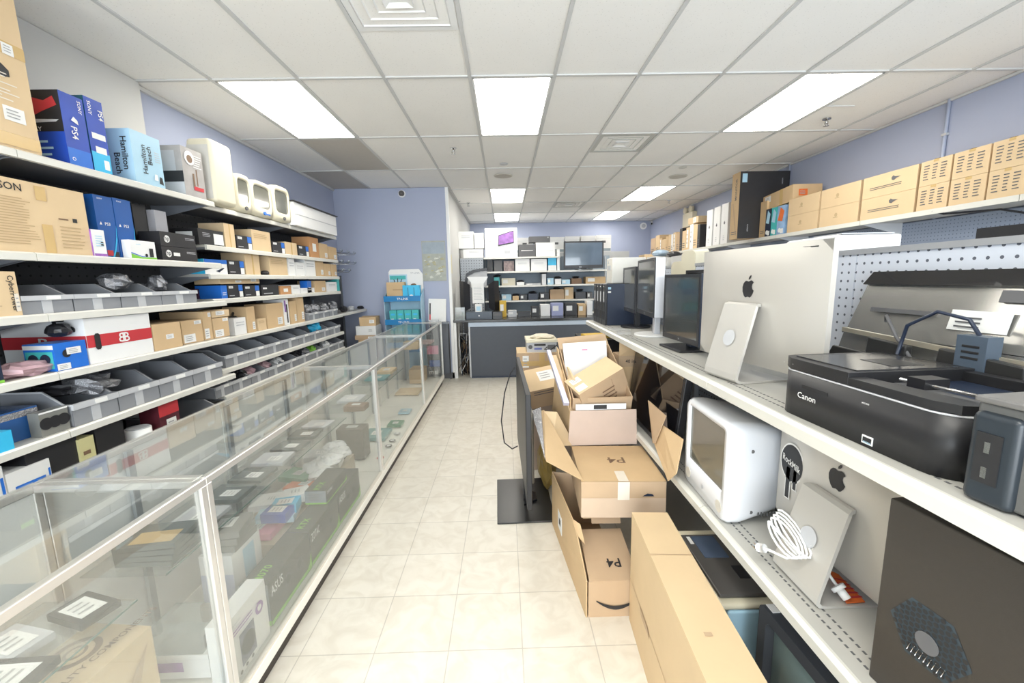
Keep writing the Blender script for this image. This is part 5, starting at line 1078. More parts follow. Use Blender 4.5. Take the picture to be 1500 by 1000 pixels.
# wall end: boxes stacked above the pegboard on the left
zw = un(690, 364, 'y', YS+.03).z
for k, (pa, pb, pt, zz, lb) in enumerate(((679, 708, 365, 2.03, 'white box under the wide printed one, left of the back shelves'), (669, 694, 339, zw, 'wide white printed box stacked highest at left of back shelves'), (695, 709, 341, zw, 'small white box squeezed next to the big computer box'))):
    B(zz, pa, pb, pt, 'white_box', lb, whiteb, [('F', 'l', .3, .6, .8, .8, 2, greyl)])
m = MB(); m.box(-.85, -.385, YS+.025, YS+.44, 2.0, 2.028, steel); wb(m, 'shelf', e)
# row of archive boxes behind
m = MB(); m.box(-.2, 2.9, 9.6, 10.1, .0, 2.20, mat('pale_cabinet', (.55, .57, .58), .5)); tag(m.build('tall_cabinet'), 'tall pale cabinet behind the back shelves', 'cabinet')
for k in range(6):
    pa = [757, 784, 805, 828, 851, 874][k]; pb = pa+21+(3 if k == 0 else 0)
    o = shelf_box('B', 9.62, 2.201, pa, pb, [347, 347, 346, 345, 344, 343][k]+1, 'archive_box', '%s white archive box from the left on the tall pale cabinet' % ORD[k], 'archive box', whiteb, [('F', 'r', .36, .52, .62, .66, greyd), ('F', 'r', 0, .78, 1, .79, greyl), ('F', 'r', .02, .03, .98, .2, mat('pale_slate', (.3, .36, .4), .6))], .35)
# shelf 1.76: television and boxes
def tvset():
    y = YS+.04; a, b = xat(826, y, 1.8), xat(884, y, 1.8); zt_ = un(855, 353, 'y', y).z
    e = empty('television', 'dark flat television with pale reflection on the back shelves', 'television', ((a+b)/2, y, 1.765)); w = b-a
    mb = MB(); mb.box(-w/2, w/2, 0, .04, .03, zt_-1.765, blackp); mb.build('casing', e, .006)
    mb = MB(); mb.box(-w/2+.03, w/2-.03, -.003, 0, .09, zt_-1.765-.03, mat('reflective_screen', (.10, .14, .19), .12, var=.3, scale=2, coat=.6)); mb.build('screen', e)
    mb = MB(); mb.prism(rrect(.34, .2, .06, 6), 'z', 0, .012, blackg); mb.box(-.06, .06, .01, .03, .01, .08, blackp); mb.build('stand', e)
    mb = MB(); mb.box(-.09, -.04, -.005, -.003, .045, .06, greyl); mb.build('badge', e)
tvset()
for r in (('w', 816, 820, 365, 'thin white board leaning by the television', whiteb), ('k', 714, 722, 379, 'black box at left of the second back shelf', darkbox), ('k', 724, 736, 381, 'dark slate box on the second back shelf', greyd), ('p', 738, 753, 382, 'box of colourful photos on the second back shelf', mat('photo_collage', (.25, .18, .17), .4, var=.9, scale=22)),
          ('w', 755, 776, 379, 'white box left of the one showing a car shape', whiteb), ('w', 778, 801, 379, 'white box showing a small grey car shape', whiteb), ('c', 803, 815, 377, 'blue and white box beside the thin white board', cyan)):
    B(1.76, r[1], r[2], r[3], 'shelf_box', r[4], r[5], [('F', 'l', .2, .55, .8, .7, 2, greyl)] if r[0] in 'w' else ([('F', 'r', 0, 0, 1, .4, white)] if r[0] == 'c' else []))
rnd = random.Random(9)
rows = {1.49: [(724, 732, 406, teal), (735, 755, 408, offw), (757, 768, 414, whiteb), (770, 792, 414, greyl), (794, 800, 401, whiteb), (802, 811, 408, sky_), (813, 822, 408, whiteb), (823, 835, 409, sky_), (837, 852, 408, brownp), (858, 887, 405, card)],
        1.20: [(722, 733, 430, blackp), (735, 749, 431, sky_), (751, 760, 434, card), (762, 772, 431, blackp), (774, 788, 430, navy), (791, 804, 429, blackp), (806, 826, 424, card3), (827, 840, 421, card2), (843, 858, 427, blackp), (860, 868, 428, greyd)]}
NM = {teal: 'teal', offw: 'cream', whiteb: 'white', greyl: 'grey', sky_: 'pale blue', brownp: 'dark brown', card: 'tan', blackp: 'black', navy: 'dark blue', card3: 'brown', card2: 'golden', greyd: 'dark grey'}
for zz, rw in rows.items():
    for k, (pa, pb, pt, mm) in enumerate(rw):
        o = B(zz, pa, pb, pt+rnd.uniform(-1, 1), 'parts_box', '%s open box, %s from the left on the %s back shelf' % (NM[mm], ORD[k], 'third' if zz > 1.3 else 'fourth'), mm, [('F', 'r', .1, .3, .45, .8, white)] if k % 2 else [], y=YS+.05+rnd.random()*.05, depth=.25)
        if k % 2 == 0 and mm is not sky_: crumple('cable_bundle', 'dark cable bundle on the %s box, %s from the left, %s back shelf' % (NM[mm], ORD[k], 'third' if zz > 1.3 else 'fourth'), 'cable', (o.location.x, YS+.17, o.location.z+un((pa+pb)/2, pt, 'y', YS+.05).z-zz+.003), (.07, .06, .025), blackp, 100+k, 12, .3)
# chair back / printer left of shelf
e = empty('curved_display', 'white bordered dark curved display standing left of the back shelves', 'display', (-.56, 7.78, .971))
mb = MB(); mb.box(-.02, .02, .0, .03, .0, .6, blackp); mb.build('stand', e)
mb = MB(); mb.prism([(-.20, .55), (-.16, .76), (-.02, .83), (.24, .86), (.24, .82), (-.0, .78), (-.12, .72), (-.15, .55)], 'y', 0, .06, blackp); mb.build('frame', e)
mb = MB(); mb.prism([(-.14, .52), (-.11, .71), (0, .77), (.24, .81), (.22, .50)], 'y', .02, .04, greyl); mb.box(-.07, .06, -.03, .018, .50, .66, whiteb); mb.box(.01, .05, -.032, -.03, .53, .64, black); mb.build('panel', e)
dbox('side_table', 'grey stand behind the counter carrying the curved display', 'stand', .34, .28, .965, (-.60, 7.72, .002), 0, greyd)
B2 = None and shelf_box('B', 7.99, 1.9, 681, 709, 366, 'white_box', 'white box with dark stripe left under the top back shelf', 'box', whiteb, [('F', 'r', .62, .0, .68, 1, blackp), ('F', 'l', .2, .5, .5, .7, 2, greyl)], .0+.008)
m = MB(); m.box(-.83, -.8, YS-.06, YS, .4, 1.9, greyl)
# framed yellow strip on partition edge
m = MB(); p = un(665, 388, 'x', XC+.013); m.box(XC+.0125, XC+.014, 6.70, 6.76, 1.72, 2.02, mat('pale_yellow_tape', (.70, .62, .32), .5)); tag(m.build('yellow_sticker'), 'pale yellow strip stuck on the edge of the partition', 'sticker')

# ================================================================== PAPER DISPLAY STAND, TABLE AND SHEETS
e = empty('display_stand', 'blue and white cardboard stand lettered TP-LINK with router boxes', 'display stand', (-1.57, 6.50, 0))
tb = mat('brand_blue', (.01, .20, .48), .35); w = .27
mb = MB(); mb.box(-w, w, .12, .14, 0, 1.42, sky_); mb.prism([(-w, 1.42), (w, 1.42), (w, 1.72), (w-.06, 1.80), (-w+.03, 1.80), (-w, 1.76)], 'y', .12, .14, whiteb)
mb.text('TP-LINK', (.15, .118, 1.74), (1, 0, 0), (0, 0, 1), .03, greyl); mb.box(-w+.01, .02, .117, .12, 1.52, 1.72, sky_); mb.box(-w+.02, 0, .116, .117, 1.64, 1.70, teal); mb.build('back_board', e)
mb = MB(); mb.blob((.12, .117, 1.53), (.05, .003, .045), brownp, 3, 16, .1); mb.prism([(.0, 1.42), (.22, 1.42), (.20, 1.50), (.05, 1.50)], 'y', .112, .116, mat('slate_shirt', (.18, .22, .30), .6)); mb.build('printed_figure', e)
mb = MB(); mb.tube([(-.13, .114, 1.56), (-.13, .114, 1.66)], .006, blackp); mb.tube([(-.10, .114, 1.56), (-.06, .114, 1.65)], .006, blackp); mb.tube([(-.16, .114, 1.56), (-.19, .114, 1.64)], .006, blackp); mb.build('printed_router', e)
for zz in (.55, .98, 1.34):
    mb = MB(); mb.box(-w-.02, w, -.16, .12, zz-.02, zz-.012, whiteb); mb.box(-w-.02, w, -.168, -.16, zz-.035, zz+.05, tb); mb.text('TP-LINK', (0, -.1695, zz+.005), (1, 0, 0), (0, 0, 1), .035, white); mb.build('tray', e)
for s in (-1, 1): mb = MB(); mb.prism([(-.16, 0), (.12, 0), (.12, 1.5), (-.16, 1.36)], 'x', s*w-(.02 if s < 0 else -.0), s*w-(.012 if s < 0 else -.008), sky_); mb.build('side_board', e)
dbox('router_box', 'tan carton on the upper tray of the blue display stand', 'box', .27, .14, .27, (-1.69, 6.47, 1.329), .03, card, [('F', 'r', .35, .55, .95, .58, brownp)])
dbox('router_box', 'bright blue router box with antennas on the upper tray', 'box', .26, .10, .22, (-1.44, 6.42, 1.329), 0, cyan, [('F', 'r', .3, .25, .33, .85, blackp), ('F', 'r', .65, .25, .68, .85, blackp), ('F', 'c', .5, .2, .15, white)])
for k in range(4): dbox('router_box', '%s teal router box from the left on the middle tray' % ORD[k], 'box', .105, .12, .20, (-1.74+.115*k, 6.42, .969), 0, teal, [('F', 'r', .2, .6, .8, .75, cyan), ('F', 'r', .2, .3, .6, .35, white)])
e = empty('side_table', 'dark small table with glass shelf beside the blue display stand', 'table', (-1.10, 6.5, 0))
mb = MB(); mb.box(-.19, .19, -.03, .13, .93, .96, mat('smoky_acrylic', (.20, .22, .25), .15)); mb.build('tabletop', e)
for s in (-1, 1): mb = MB(); mb.box(s*.18-.01, s*.18+.01, .1, .12, 0, .93, greyd); mb.build('leg', e)
mb = MB(); mb.box(-.18, .18, .10, .11, .1, .92, mat('smoky_board', (.12, .13, .15), .3)); mb.build('panel', e)
o = dbox('paper_sheet', 'white sheets propped on the small dark table against the partition', 'paper', .28, .02, .36, (-1.10, 6.60, .962), 0, white, [('F', 'r', .05, .3, .13, .8, black), ('F', 'r', .05, .05, .13, .3, red)], rot=(-.08, .04, 0))
m = MB(); m.prism([(-.86, .72), (-.60, .72), (-.60, 1.0)], 'x', 0, .01, clearp); 
e = empty('brochure_holder', 'clear acrylic brochure holder at the left end of the counter', 'holder', (-.74, 6.72, .971))
mb = MB(); mb.box(-.08, .08, 0, .004, 0, .20, clearp); mb.box(-.08, .08, -.06, -.056, 0, .10, clearp); mb.box(-.08, .08, -.06, .004, 0, .004, clearp); mb.build('panel', e)
dbox('msi_box', 'small white lettered block on the far end of the display cases', 'block', .13, .06, .03, (-1.08, 6.22, ZT+.006), 0, greyl, [('F', 't', .5, .5, .8, 'msi', white)])

# ================================================================== PILE IN THE AISLE
def openbox(name, label, c, down, m, t=.006, inner=None, close_bottom=True, flaps=(), extra=None):
    """c = four rim corners (front-left, front-right, back-right, back-left), walls go along the vector down"""
    c = [Vector(p) for p in c]; d = Vector(down); o = (c[0]+c[2])/2+d
    e = empty(name, label, 'box', o); mb = MB()
    for i in range(4):
        a, b = c[i], c[(i+1) % 4]; mb.slab([a-o, b-o, b+d-o, a+d-o], t, m)
    if close_bottom: mb.slab([p+d-o for p in c], t, m)
    if extra: extra(mb, o)
    mb.build('body', e)
    for f in flaps:
        q = MB(); q.slab([Vector(p)-o for p in f[0]], t*.8, f[1])
        if len(f) > 2: f[2](q, o)
        q.build('flap', e)
    return e
# lowest mailing carton
def low_extra(mb, o):
    mb.slab([Vector(p)-o for p in ((.366, 1.725, .186), (.60, 1.725, .186), (.60, 2.04, .245), (.375, 2.04, .245))], .006, card3)
    mb.text('P4', Vector((.505, 1.82, .2125))-o, (-1, 0, 0), (0, -.98, -.18), .052, black)
    for i in range(14):
        t0, t1 = i/14, (i+1)/14; f = lambda t: (.40+.19*t, .105-.055*math.sin(PI*(.1+.8*t))*1.0+.0)
        (xa, za), (xb, zb) = f(t0), f(t1); w0 = .003+.007*math.sin(PI*t0); w1 = .003+.007*math.sin(PI*t1)
        mb.add([Vector((xa, 1.7225, za-w0))-o, Vector((xb, 1.7225, zb-w1))-o, Vector((xb, 1.7225, zb+w1))-o, Vector((xa, 1.7225, za+w0))-o], [(0, 1, 2, 3)], black)
e = empty('mailing_carton', 'lowest brown carton with curved arrow print and P4 scrawl, on the floor', 'box', (.46, 2.1, 0)); o = e.location
V3 = lambda *p: Vector(p)-o
mb = MB()
mb.slab([V3(.363, 1.727, 0), V3(.363, 1.727, .186), V3(.590, 1.727, .186), V3(.590, 1.727, 0)], .006, card3)
mb.slab([V3(.357, 1.727, 0), V3(.285, 2.49, 0), V3(.285, 2.49, .365), V3(.335, 1.98, .345), V3(.345, 1.90, .30), V3(.357, 1.80, .215), V3(.357, 1.727, .19)], -.006, card)
mb.slab([V3(.285, 2.49, 0), V3(.58, 2.49, 0), V3(.58, 2.49, .33), V3(.285, 2.49, .365)], .006, card3)
mb.box(.36-o.x, .585-o.x, 1.73-o.y, 2.48-o.y, 0, .006, card3)
low_extra(mb, o); mb.build('body', e)
mb = MB(); mb.slab([V3(.335, 1.98, .346), V3(.343, 1.90, .305), V3(.372, 1.86, .285), V3(.365, 1.95, .335)], .004, cardin); mb.build('torn_edge', e)
mb = MB(); mb.slab([V3(.297, 2.32, .10), V3(.306, 2.22, .09), V3(.306, 2.22, .20), V3(.297, 2.32, .21)], .002, white); mb.slab([V3(.300, 2.29, .13), V3(.304, 2.25, .13), V3(.304, 2.25, .17), V3(.300, 2.29, .17)], .003, black); mb.build('paper_label', e)
mb = MB(); mb.slab([V3(.40, 2.06, .30), V3(.60, 2.06, .30), V3(.60, 2.16, .31), V3(.40, 2.16, .31)], .005, card2); mb.slab([V3(.44, 2.03, .29), V3(.60, 2.04, .28), V3(.60, 2.06, .33), V3(.44, 2.05, .335)], .005, card3); mb.build('flap', e)
# middle carton
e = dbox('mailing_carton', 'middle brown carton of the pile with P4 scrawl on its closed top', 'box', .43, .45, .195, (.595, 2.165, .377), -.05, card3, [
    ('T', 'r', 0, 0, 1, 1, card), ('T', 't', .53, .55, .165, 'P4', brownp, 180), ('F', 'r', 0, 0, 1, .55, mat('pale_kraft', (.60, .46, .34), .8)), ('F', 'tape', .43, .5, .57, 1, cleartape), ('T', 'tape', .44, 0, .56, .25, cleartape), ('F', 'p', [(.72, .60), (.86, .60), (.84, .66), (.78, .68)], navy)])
# big flaps around it
m = MB(); P_ = [(783, 602, 2.55), (800, 605, 2.5), (854, 703, 2.0), (795, 672, 2.25)]
# upper big tilted open carton
FL, FR, BR, BL = Vector((.405, 2.43, .868)), Vector((.775, 2.43, .872)), Vector((.735, 2.88, 1.13)), Vector((.385, 2.90, 1.10)); DN = Vector((0, .11, -.36))
def up_extra(mb, o):
    c = (FL+FR)/2-o; n = Vector((0, -.007, -.002)); w_ = (FR-FL).normalized(); u_ = -DN.normalized()
    for k, (wd, dz, h_) in enumerate(((.12, .045, .006), (.19, .07, .007), (.16, .085, .003))): 
        a = c-u_*dz+n; mb.add([a-w_*wd/2, a+w_*wd/2, a+w_*wd/2+u_*h_, a-w_*wd/2+u_*h_], [(0, 1, 2, 3)], brownp)
e = openbox('large_carton', 'large tilted open carton on top of the pile, holding panels and a smaller box', (FL, FR, BR, BL), DN, card3, extra=up_extra, flaps=(
    (((.735, 2.885, 1.13), (.385, 2.905, 1.10), (.375, 2.96, 1.17), (.72, 2.93, 1.20)), card3),))
m = MB(); m.slab([FL+Vector((-.01, 0, 0)), BL+Vector((-.012, 0, 0)), BL+Vector((-.05, .0, -.45)), FL+Vector((-.02, .05, -.33))], .005, card); wb(m, 'flap', e)
m = MB(); m.slab([(.37, 2.405, .575), (.385, 2.40, .80), (.79, 2.40, .80), (.80, 2.405, .575)], .005, mat('pinkish_kraft', (.55, .43, .36), .85)); wb(m, 'flap', e)
m = MB(); m.box(.42, .73, 2.412, 2.425, .80, .835, whiteb); m.box(.53, .61, 2.408, 2.412, .805, .83, black); tag(m.build('white_strip_box'), 'thin white box edge with dark label squeezed under the tilted carton', 'box')
# side flaps
for nm, lb, q, mm in (('loose_flap', 'curled brown cardboard flap hanging at the left of the pile', ((783, 605, 2.50), (797, 600, 2.50), (855, 704, 1.96), (800, 675, 2.02)), card),
                      ('loose_flap', 'long thin cardboard wing left of the tilted carton', ((797, 602, 2.48), (816, 603, 2.45), (842, 652, 2.42), (808, 653, 2.30)), card2),
                      ('loose_flap', 'brown flap standing at the right of the middle carton', ((958, 649, 2.12), (970, 622, 2.05), (1000, 643, 1.84), (990, 693, 1.76), (978, 704, 1.80)), card),
                      ('loose_flap', 'upper brown flap slanting beside the black television', ((956, 649, 2.14), (949, 586, 2.28), (975, 609, 2.0), (959, 649, 2.08)), card3)):
    P = [un(a, b, 'y', y) for a, b, y in q]; m = MB(); m.slab(P, .005, mm); tag(m.build(nm), lb, 'cardboard')
m = MB(); P = [un(a, b, 'y', y) for a, b, y in ((778, 602, 2.46), (792, 596, 2.46), (798, 672, 2.03), (790, 640, 2.2))]; m.slab(P, .012, silverp); tag(m.build('torn_tape'), 'crinkled clear tape strip on the edge of the curled flap', 'tape')
# contents of the upper box
P = [Vector((.395, 2.80, 1.155)), Vector((.695, 2.79, 1.17)), Vector((.69, 2.66, .72)), Vector((.42, 2.66, .70))]
m = MB(); m.slab(P, .03, whiteb); n_ = (P[1]-P[0]).cross(P[3]-P[0]).normalized()*-.001
m.add([P[0]+(P[1]-P[0])*a+(P[3]-P[0])*b+Vector((0, -.004, 0)) for a, b in ((.42, .10), (.55, .10), (.55, .12), (.42, .12))], [(0, 1, 2, 3)], pinkp); tag(m.build('foam_board'), 'white foam panel standing inside the tilted open carton', 'panel')
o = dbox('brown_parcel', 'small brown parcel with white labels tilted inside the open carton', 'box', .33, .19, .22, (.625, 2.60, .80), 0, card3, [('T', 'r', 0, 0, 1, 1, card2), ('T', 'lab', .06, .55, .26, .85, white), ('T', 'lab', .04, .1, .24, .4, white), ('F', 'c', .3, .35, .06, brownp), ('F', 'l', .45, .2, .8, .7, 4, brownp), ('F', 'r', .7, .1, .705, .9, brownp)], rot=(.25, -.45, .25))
m = MB(); m.slab([(.395, 2.62, 1.03), (.40, 2.60, 1.03), (.475, 2.46, .86), (.46, 2.47, .80), (.41, 2.56, .86)], .008, card2); tag(m.build('cardboard_divider'), 'upright cardboard divider at left inside the open carton', 'cardboard')
m = MB(); m.slab([un(851, 588, 'y', 2.49), un(858, 560, 'y', 2.54), un(852, 548, 'y', 2.58), un(843, 570, 'y', 2.5)], .012, blackp); tag(m.build('dark_board'), 'dark board wedged beside the white panel in the open carton', 'board')
P = [un(a, b, 'y', y) for a, b, y in ((801, 512, 2.75), (806, 512, 2.75), (834, 590, 2.43), (826, 590, 2.43))]
m = MB(); m.slab(P, .03, mat('pale_violet_edge', (.62, .60, .72), .3)); tag(m.build('slim_board'), 'slim pale panel leaning at the left side of the open carton', 'panel')
P = [un(a, b, 'y', y) for a, b, y in ((806, 520, 2.80), (815, 520, 2.80), (845, 607, 2.44), (834, 600, 2.44))]
m = MB(); m.slab(P, .012, card2); tag(m.build('slim_cardboard'), 'tan cardboard sheet beside the slim pale panel', 'cardboard')
# behind: big carton with desktop computer, brown parcel
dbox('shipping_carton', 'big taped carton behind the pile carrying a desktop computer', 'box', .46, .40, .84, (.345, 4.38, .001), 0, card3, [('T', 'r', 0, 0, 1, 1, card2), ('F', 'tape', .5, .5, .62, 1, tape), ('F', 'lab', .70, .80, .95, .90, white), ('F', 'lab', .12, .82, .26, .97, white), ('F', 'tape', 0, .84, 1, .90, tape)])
e = empty('desktop_computer', 'beige desktop computer with rear ports on the big taped carton', 'computer', (.375, 4.36, .842))
mb = MB(); mb.box(-.155, .155, -.15, .17, 0, .12, greyl); mb.box(-.165, .165, -.16, .18, .105, .135, offw); mb.build('case', e, .004)
mb = MB(); mb.cyl((-.12, -.15, .06), .022, .004, greyd, ax='y', n=16); mb.box(-.08, .04, -.153, -.15, .07, .09, blackp); mb.box(-.08, .0, -.153, -.15, .03, .05, mat('port_blue', (.15, .18, .45), .4)); mb.box(.06, .14, -.153, -.15, .03, .08, greyd); mb.build('rear_ports', e)
mb = MB(); mb.blob((.02, 0, .15), (.13, .12, .025), mat('beige_cloth', (.66, .60, .48), .8), 4, 14, .15); o = mb.build('cloth'); o.location = e.location; tag(o, 'crumpled beige cloth lying on the desktop computer', 'cloth')
m = MB(); m.tube([(.43, 4.205, .90), (.40, 4.19, .88), (.46, 4.18, .87), (.50, 4.19, .90), (.56, 4.22, .93), (.58, 4.26, .88)], .006, blackp); tag(m.build('cable'), 'short black cable dangling at the rear of the desktop computer', 'cable')
dbox('white_label_parcel', 'tan parcel with white label tilted behind the thin television', 'box', .34, .34, .17, (.34, 3.42, .62), 0, card3, [('T', 'r', 0, 0, 1, 1, card2), ('T', 'lab', .35, .35, .75, .8, white), ('F', 'l', .1, .7, .9, .95, 2, greyd)], rot=(.30, -.16, .12))
dbox('grey_brown_carton', 'grey brown carton under the tilted tan parcel', 'box', .36, .50, .60, (.36, 3.52, .001), .02, mat('grey_brown_kraft', (.36, .28, .22), .85), [])  # one even grey-brown base colour, darker than the kraft cardboard
crumple('yellow_bag', 'dark yellow bag between the thin television and the cartons', 'bag', (.30, 3.0, .0), (.07, .14, .20), mat('mustard_bag', (.30, .20, .05), .5), 120, 14, .2)
# ---- television seen edge-on
e = empty('thin_television', 'thin black Samsung television seen edge-on, on glossy base in the aisle', 'television', (.10, 2.80, 0), -PI/2+.02, )
mb = MB(); mb.box(-.56, .58, -.008, .022, .26, .96, mat('tv_black', (.02, .02, .022), .5)); mb.build('casing', e, .004)
mb = MB(); mb.box(-.54, .56, -.0095, -.008, .29, .945, mat('matte_screen', (.012, .012, .014), .38)); mb.build('screen', e)
mb = MB(); mb.prism([(-.56+.1, .0), (-.2, .0), (.3, .0), (.5, .0), (.45, .0)], 'z', .3, .31, blackp); mb = MB(); mb.box(-.40, .42, .022, .05, .34, .80, mat('taupe_back', (.13, .12, .10), .3)); mb.build('rear_cover', e, .01)
mb = MB(); mb.prism([(-.30, -.19), (.30, -.19), (.30, .20), (-.30, .20)], 'z', 0, .012, mat('satin_base_black', (.02, .02, .02), .3)); mb.build('base', e, .004)
mb = MB(); mb.box(-.07, .07, -.0, .03, .012, .36, blackg); mb.prism([(-.11, .0), (.11, .0), (.05, .10), (-.05, .10)], 'z', .012, .03, blackg); mb.build('neck', e, .004)
mb = MB(); mb.text('SAMSUNG', (0, -.0110, .275), (1, 0, 0), (0, 0, 1), .012, white); mb.build('lettering', e)
m = MB(); m.tube([(.07, 3.32, .88), (.03, 3.28, .84), (-.02, 3.20, .70), (-.05, 3.1, .50), (-.03, 3.0, .36), (.03, 2.95, .33), (.07, 2.93, .36)], .005, blackp); tag(m.build('cable'), 'thin dark cable looping from the back of the thin television', 'cable')
# ---- long carton in front
zt_ = .545; P = [un(925, 749, 'z', zt_), un(978, 752, 'z', zt_), un(1120, 1000, 'z', zt_), un(1035, 1000, 'z', zt_)]
w = (P[1]-P[0]).length; dr = (P[3]-P[0]).normalized(); ang = math.atan2(dr.x, -dr.y); L_ = 1.45
c = (P[0]+P[1])/2+dr*(L_/2)
dbox('long_carton', 'long plain tan carton standing on edge in the right foreground', 'box', w, L_, zt_, (c.x, c.y, 0.001), ang, card2, [('L', 'r', .0, .40, 1, .406, card3), ('T', 'r', .0, .80, 1, .803, card3), ('T', 'r', .35, .55, .50, .56, card3), ('L', 'p', [(.12, .41), (.2, .42), (.22, .37), (.14, .36)], card3), ('T', 'tape', .75, .30, .95, .32, tape)])
# black cabinet with envelopes at the end of gondola
e = empty('black_cabinet', 'small black cabinet with a yellow envelope past the end of the gondola', 'cabinet', (1.05, 4.35, 0))
mb = MB(); mb.box(-.26, .28, -.25, .28, 0, .98, blackp); mb.build('body', e, .006); mb = MB(); mb.cyl((-.2, -.253, .92), .018, .004, greyl, ax='y', n=12); mb.box(-.25, .27, -.254, -.25, .80, .806, greyd); mb.build('lock', e)
dbox('envelope', 'yellow padded envelope lying on the small black cabinet', 'envelope', .3, .22, .03, (.98, 4.28, .981), .2, yellow)

# ================================================================== CASE CONTENTS
zd = .153
def item(name, label, cat, x, y, z, w, d, h, m, dc=(), rz=PI/2, group=None): return dbox(name, label, cat, w, d, h, (x, y, z), rz, m, dc, group)
# case 0
item('fan_carton', 'tan carton printed with a cooling fan, in the nearest display case', 'box', -1.31, 1.125, zd, .20, .22, .345, card2, [('T', 'c', .45, .62, .28, brownp), ('T', 'c', .45, .62, .20, card2), ('T', 'c', .45, .62, .13, brownp), ('T', 'c', .45, .62, .09, card2), ('T', 't', .5, .25, .10, 'QUALITY COMPONENTS', brownp), ('F', 'p', [(.2, .1), (.5, .6), (.9, .9), (.6, .4)], card3), ('F', 'l', .3, .1, .9, .3, 3, brownp)], rz=PI/2-.1)
item('clamshell_pack', 'clear clamshell pack with photo card on photo card in the second case', 'pack', -1.25, 1.42, zd+.10, .15, .20, .09, clearp, [('F', 'r', .1, .1, .9, .7, greyd)])
item('photo_card_box', 'white box with grey photos under the clamshell pack', 'box', -1.25, 1.42, zd+.0, .15, .24, .098, whiteb, [('F', 'r', .1, .2, .9, .9, greyd), ('L', 'r', .1, .3, .6, .7, purple), ('R', 'r', .1, .3, .6, .7, purple)])
item('blue_mat', 'pale blue sheet lying on the deck of the nearest case', 'sheet', -1.08, 1.08, zd, .30, .14, .004, mat('dusty_blue_sheet', (.20, .33, .42), .6))
item('terracotta_box', 'reddish brown box at the back of the nearest case', 'box', -1.40, 1.10, zd, .26, .12, .13, mat('terracotta_card', (.42, .20, .14), .7))
for k, (x, y) in enumerate(((-1.36, .62), (-1.30, .75), (-1.38, .85), (-1.29, .93), (-1.40, 1.03), (-1.32, 1.15))):
    o = item('hard_drive', '%s small drive with white sticker along the middle glass shelf' % ORD[k], 'drive', x, y, .607, .10, .15, .022, blackp if k % 2 else greyl, [('T', 'lab', .15, .15, .8, .85, white)], rz=PI/2+.3*math.sin(k))
for k in range(4): item('drive_tray', ['lowest glossy drive tray stacked by the corner post', 'second glossy drive tray in the stack by the corner post', 'third glossy drive tray in the stack by the corner post', 'top gold edged drive tray by the corner post'][k], 'tray', -1.32, 1.43, .607+.021*k, .15, .20, .018, mat('dark_glossy_tray', (.08, .10, .10), .15, coat=.5), [('T', 'r', .1, .1, .6, .8, [greyd, greyd, greyl, tape][k])], rz=PI/2+.05*k)
# case 1: graphics card boxes
GP = mat('graphics_carton', (.055, .055, .05), .35)
def gpu(y0, y1, z0, h, txt, label, extra=True, x0=-1.15, d=.12):
    dbox('graphics_card_box', label, 'graphics card box', y1-y0-.006, d, h, (x0+d/2, (y0+y1)/2, z0), PI/2, GP, [
        ('T', 't', .2, .5, .30, txt, green), ('F', 'r', 0, 0, 1, .10, green), ('F', 'p', [(.82, 0), (1, 0), (1, .45), (.95, .2)], green), ('F', 'c', .4, .55, .16, greyd), ('F', 'c', .68, .55, .16, greyd), ('F', 'c', .4, .55, .10, black), ('F', 'c', .68, .55, .10, black), ('F', 't', .17, .75, .22, {'4070': 'ASUS', '3060': 'ASUS'}.get(txt, 'ZOTAC'), white, 0, .26),
        ('L', 'r', 0, 0, 1, 1, mat('slate_card', (.25, .28, .31), .5)), ('L', 'r', 0, 0, 1, .12, green), ('L', 'l', .2, .3, .8, .85, 6, greyd)])
gpu(1.57, 1.94, zd, .195, '4070', 'nearest green edged graphics card box lettered 4070 in second case')
gpu(1.94, 2.30, zd, .195, 'RTX', 'middle green edged graphics card box in second case')
gpu(2.30, 2.66, zd, .195, '3060', 'farthest green edged graphics card box in lower row of second case')
gpu(2.20, 2.50, zd+.196, .08, 'RTX', 'flat upper graphics card box resting on the lower row', x0=-1.17)
dbox('fan_box', 'white box with fan photo at the near end of second case', 'box', .24, .07, .25, (-1.055, 1.42, zd), PI/2, whiteb, [('F', 'r', .25, .1, .62, .62, mat('fan_photo', (.14, .15, .20), .4, var=.8, scale=30)), ('F', 'c', .44, .36, .17, blackp), ('F', 'c', .78, .66, .10, purple), ('F', 'c', .78, .66, .05, whiteb), ('F', 't', .2, .88, .05, 'be quiet', greyl), ('F', 'l', .1, .7, .6, .8, 2, purple), ('F', 'c', .2, .06, .03, greyd), ('F', 'c', .35, .06, .03, greyd), ('F', 'c', .5, .06, .03, greyd)])
dbox('white_blue_box', 'white box with bright blue panel under stacked clear trays', 'box', .20, .14, .22, (-1.27, 1.72, zd+.08), PI/2, whiteb, [('F', 'r', .35, 0, .75, .9, sky_), ('L', 'r', .0, .0, 1, .6, mat('pale_violet', (.55, .57, .72), .5))])
dbox('terracotta_box', 'reddish box under the white and blue one in second case', 'box', .24, .16, .078, (-1.27, 1.72, zd), PI/2, mat('terracotta_card', (.42, .20, .14), .7))
for k in range(3): dbox('clear_tray', ['lowest clear part tray on the white and blue box', 'middle clear part tray on the white and blue box', 'top clear part tray, white sticker, on the white and blue box'][k], 'tray', .16, .15, .028, (-1.27, 1.72, zd+.301+.03*k), PI/2+.1*k, mat('smoky_tray', (.22, .22, .21), .2, coat=.3), [('T', 'lab', .3, .3, .8, .8, white)])
rnd = random.Random(4)
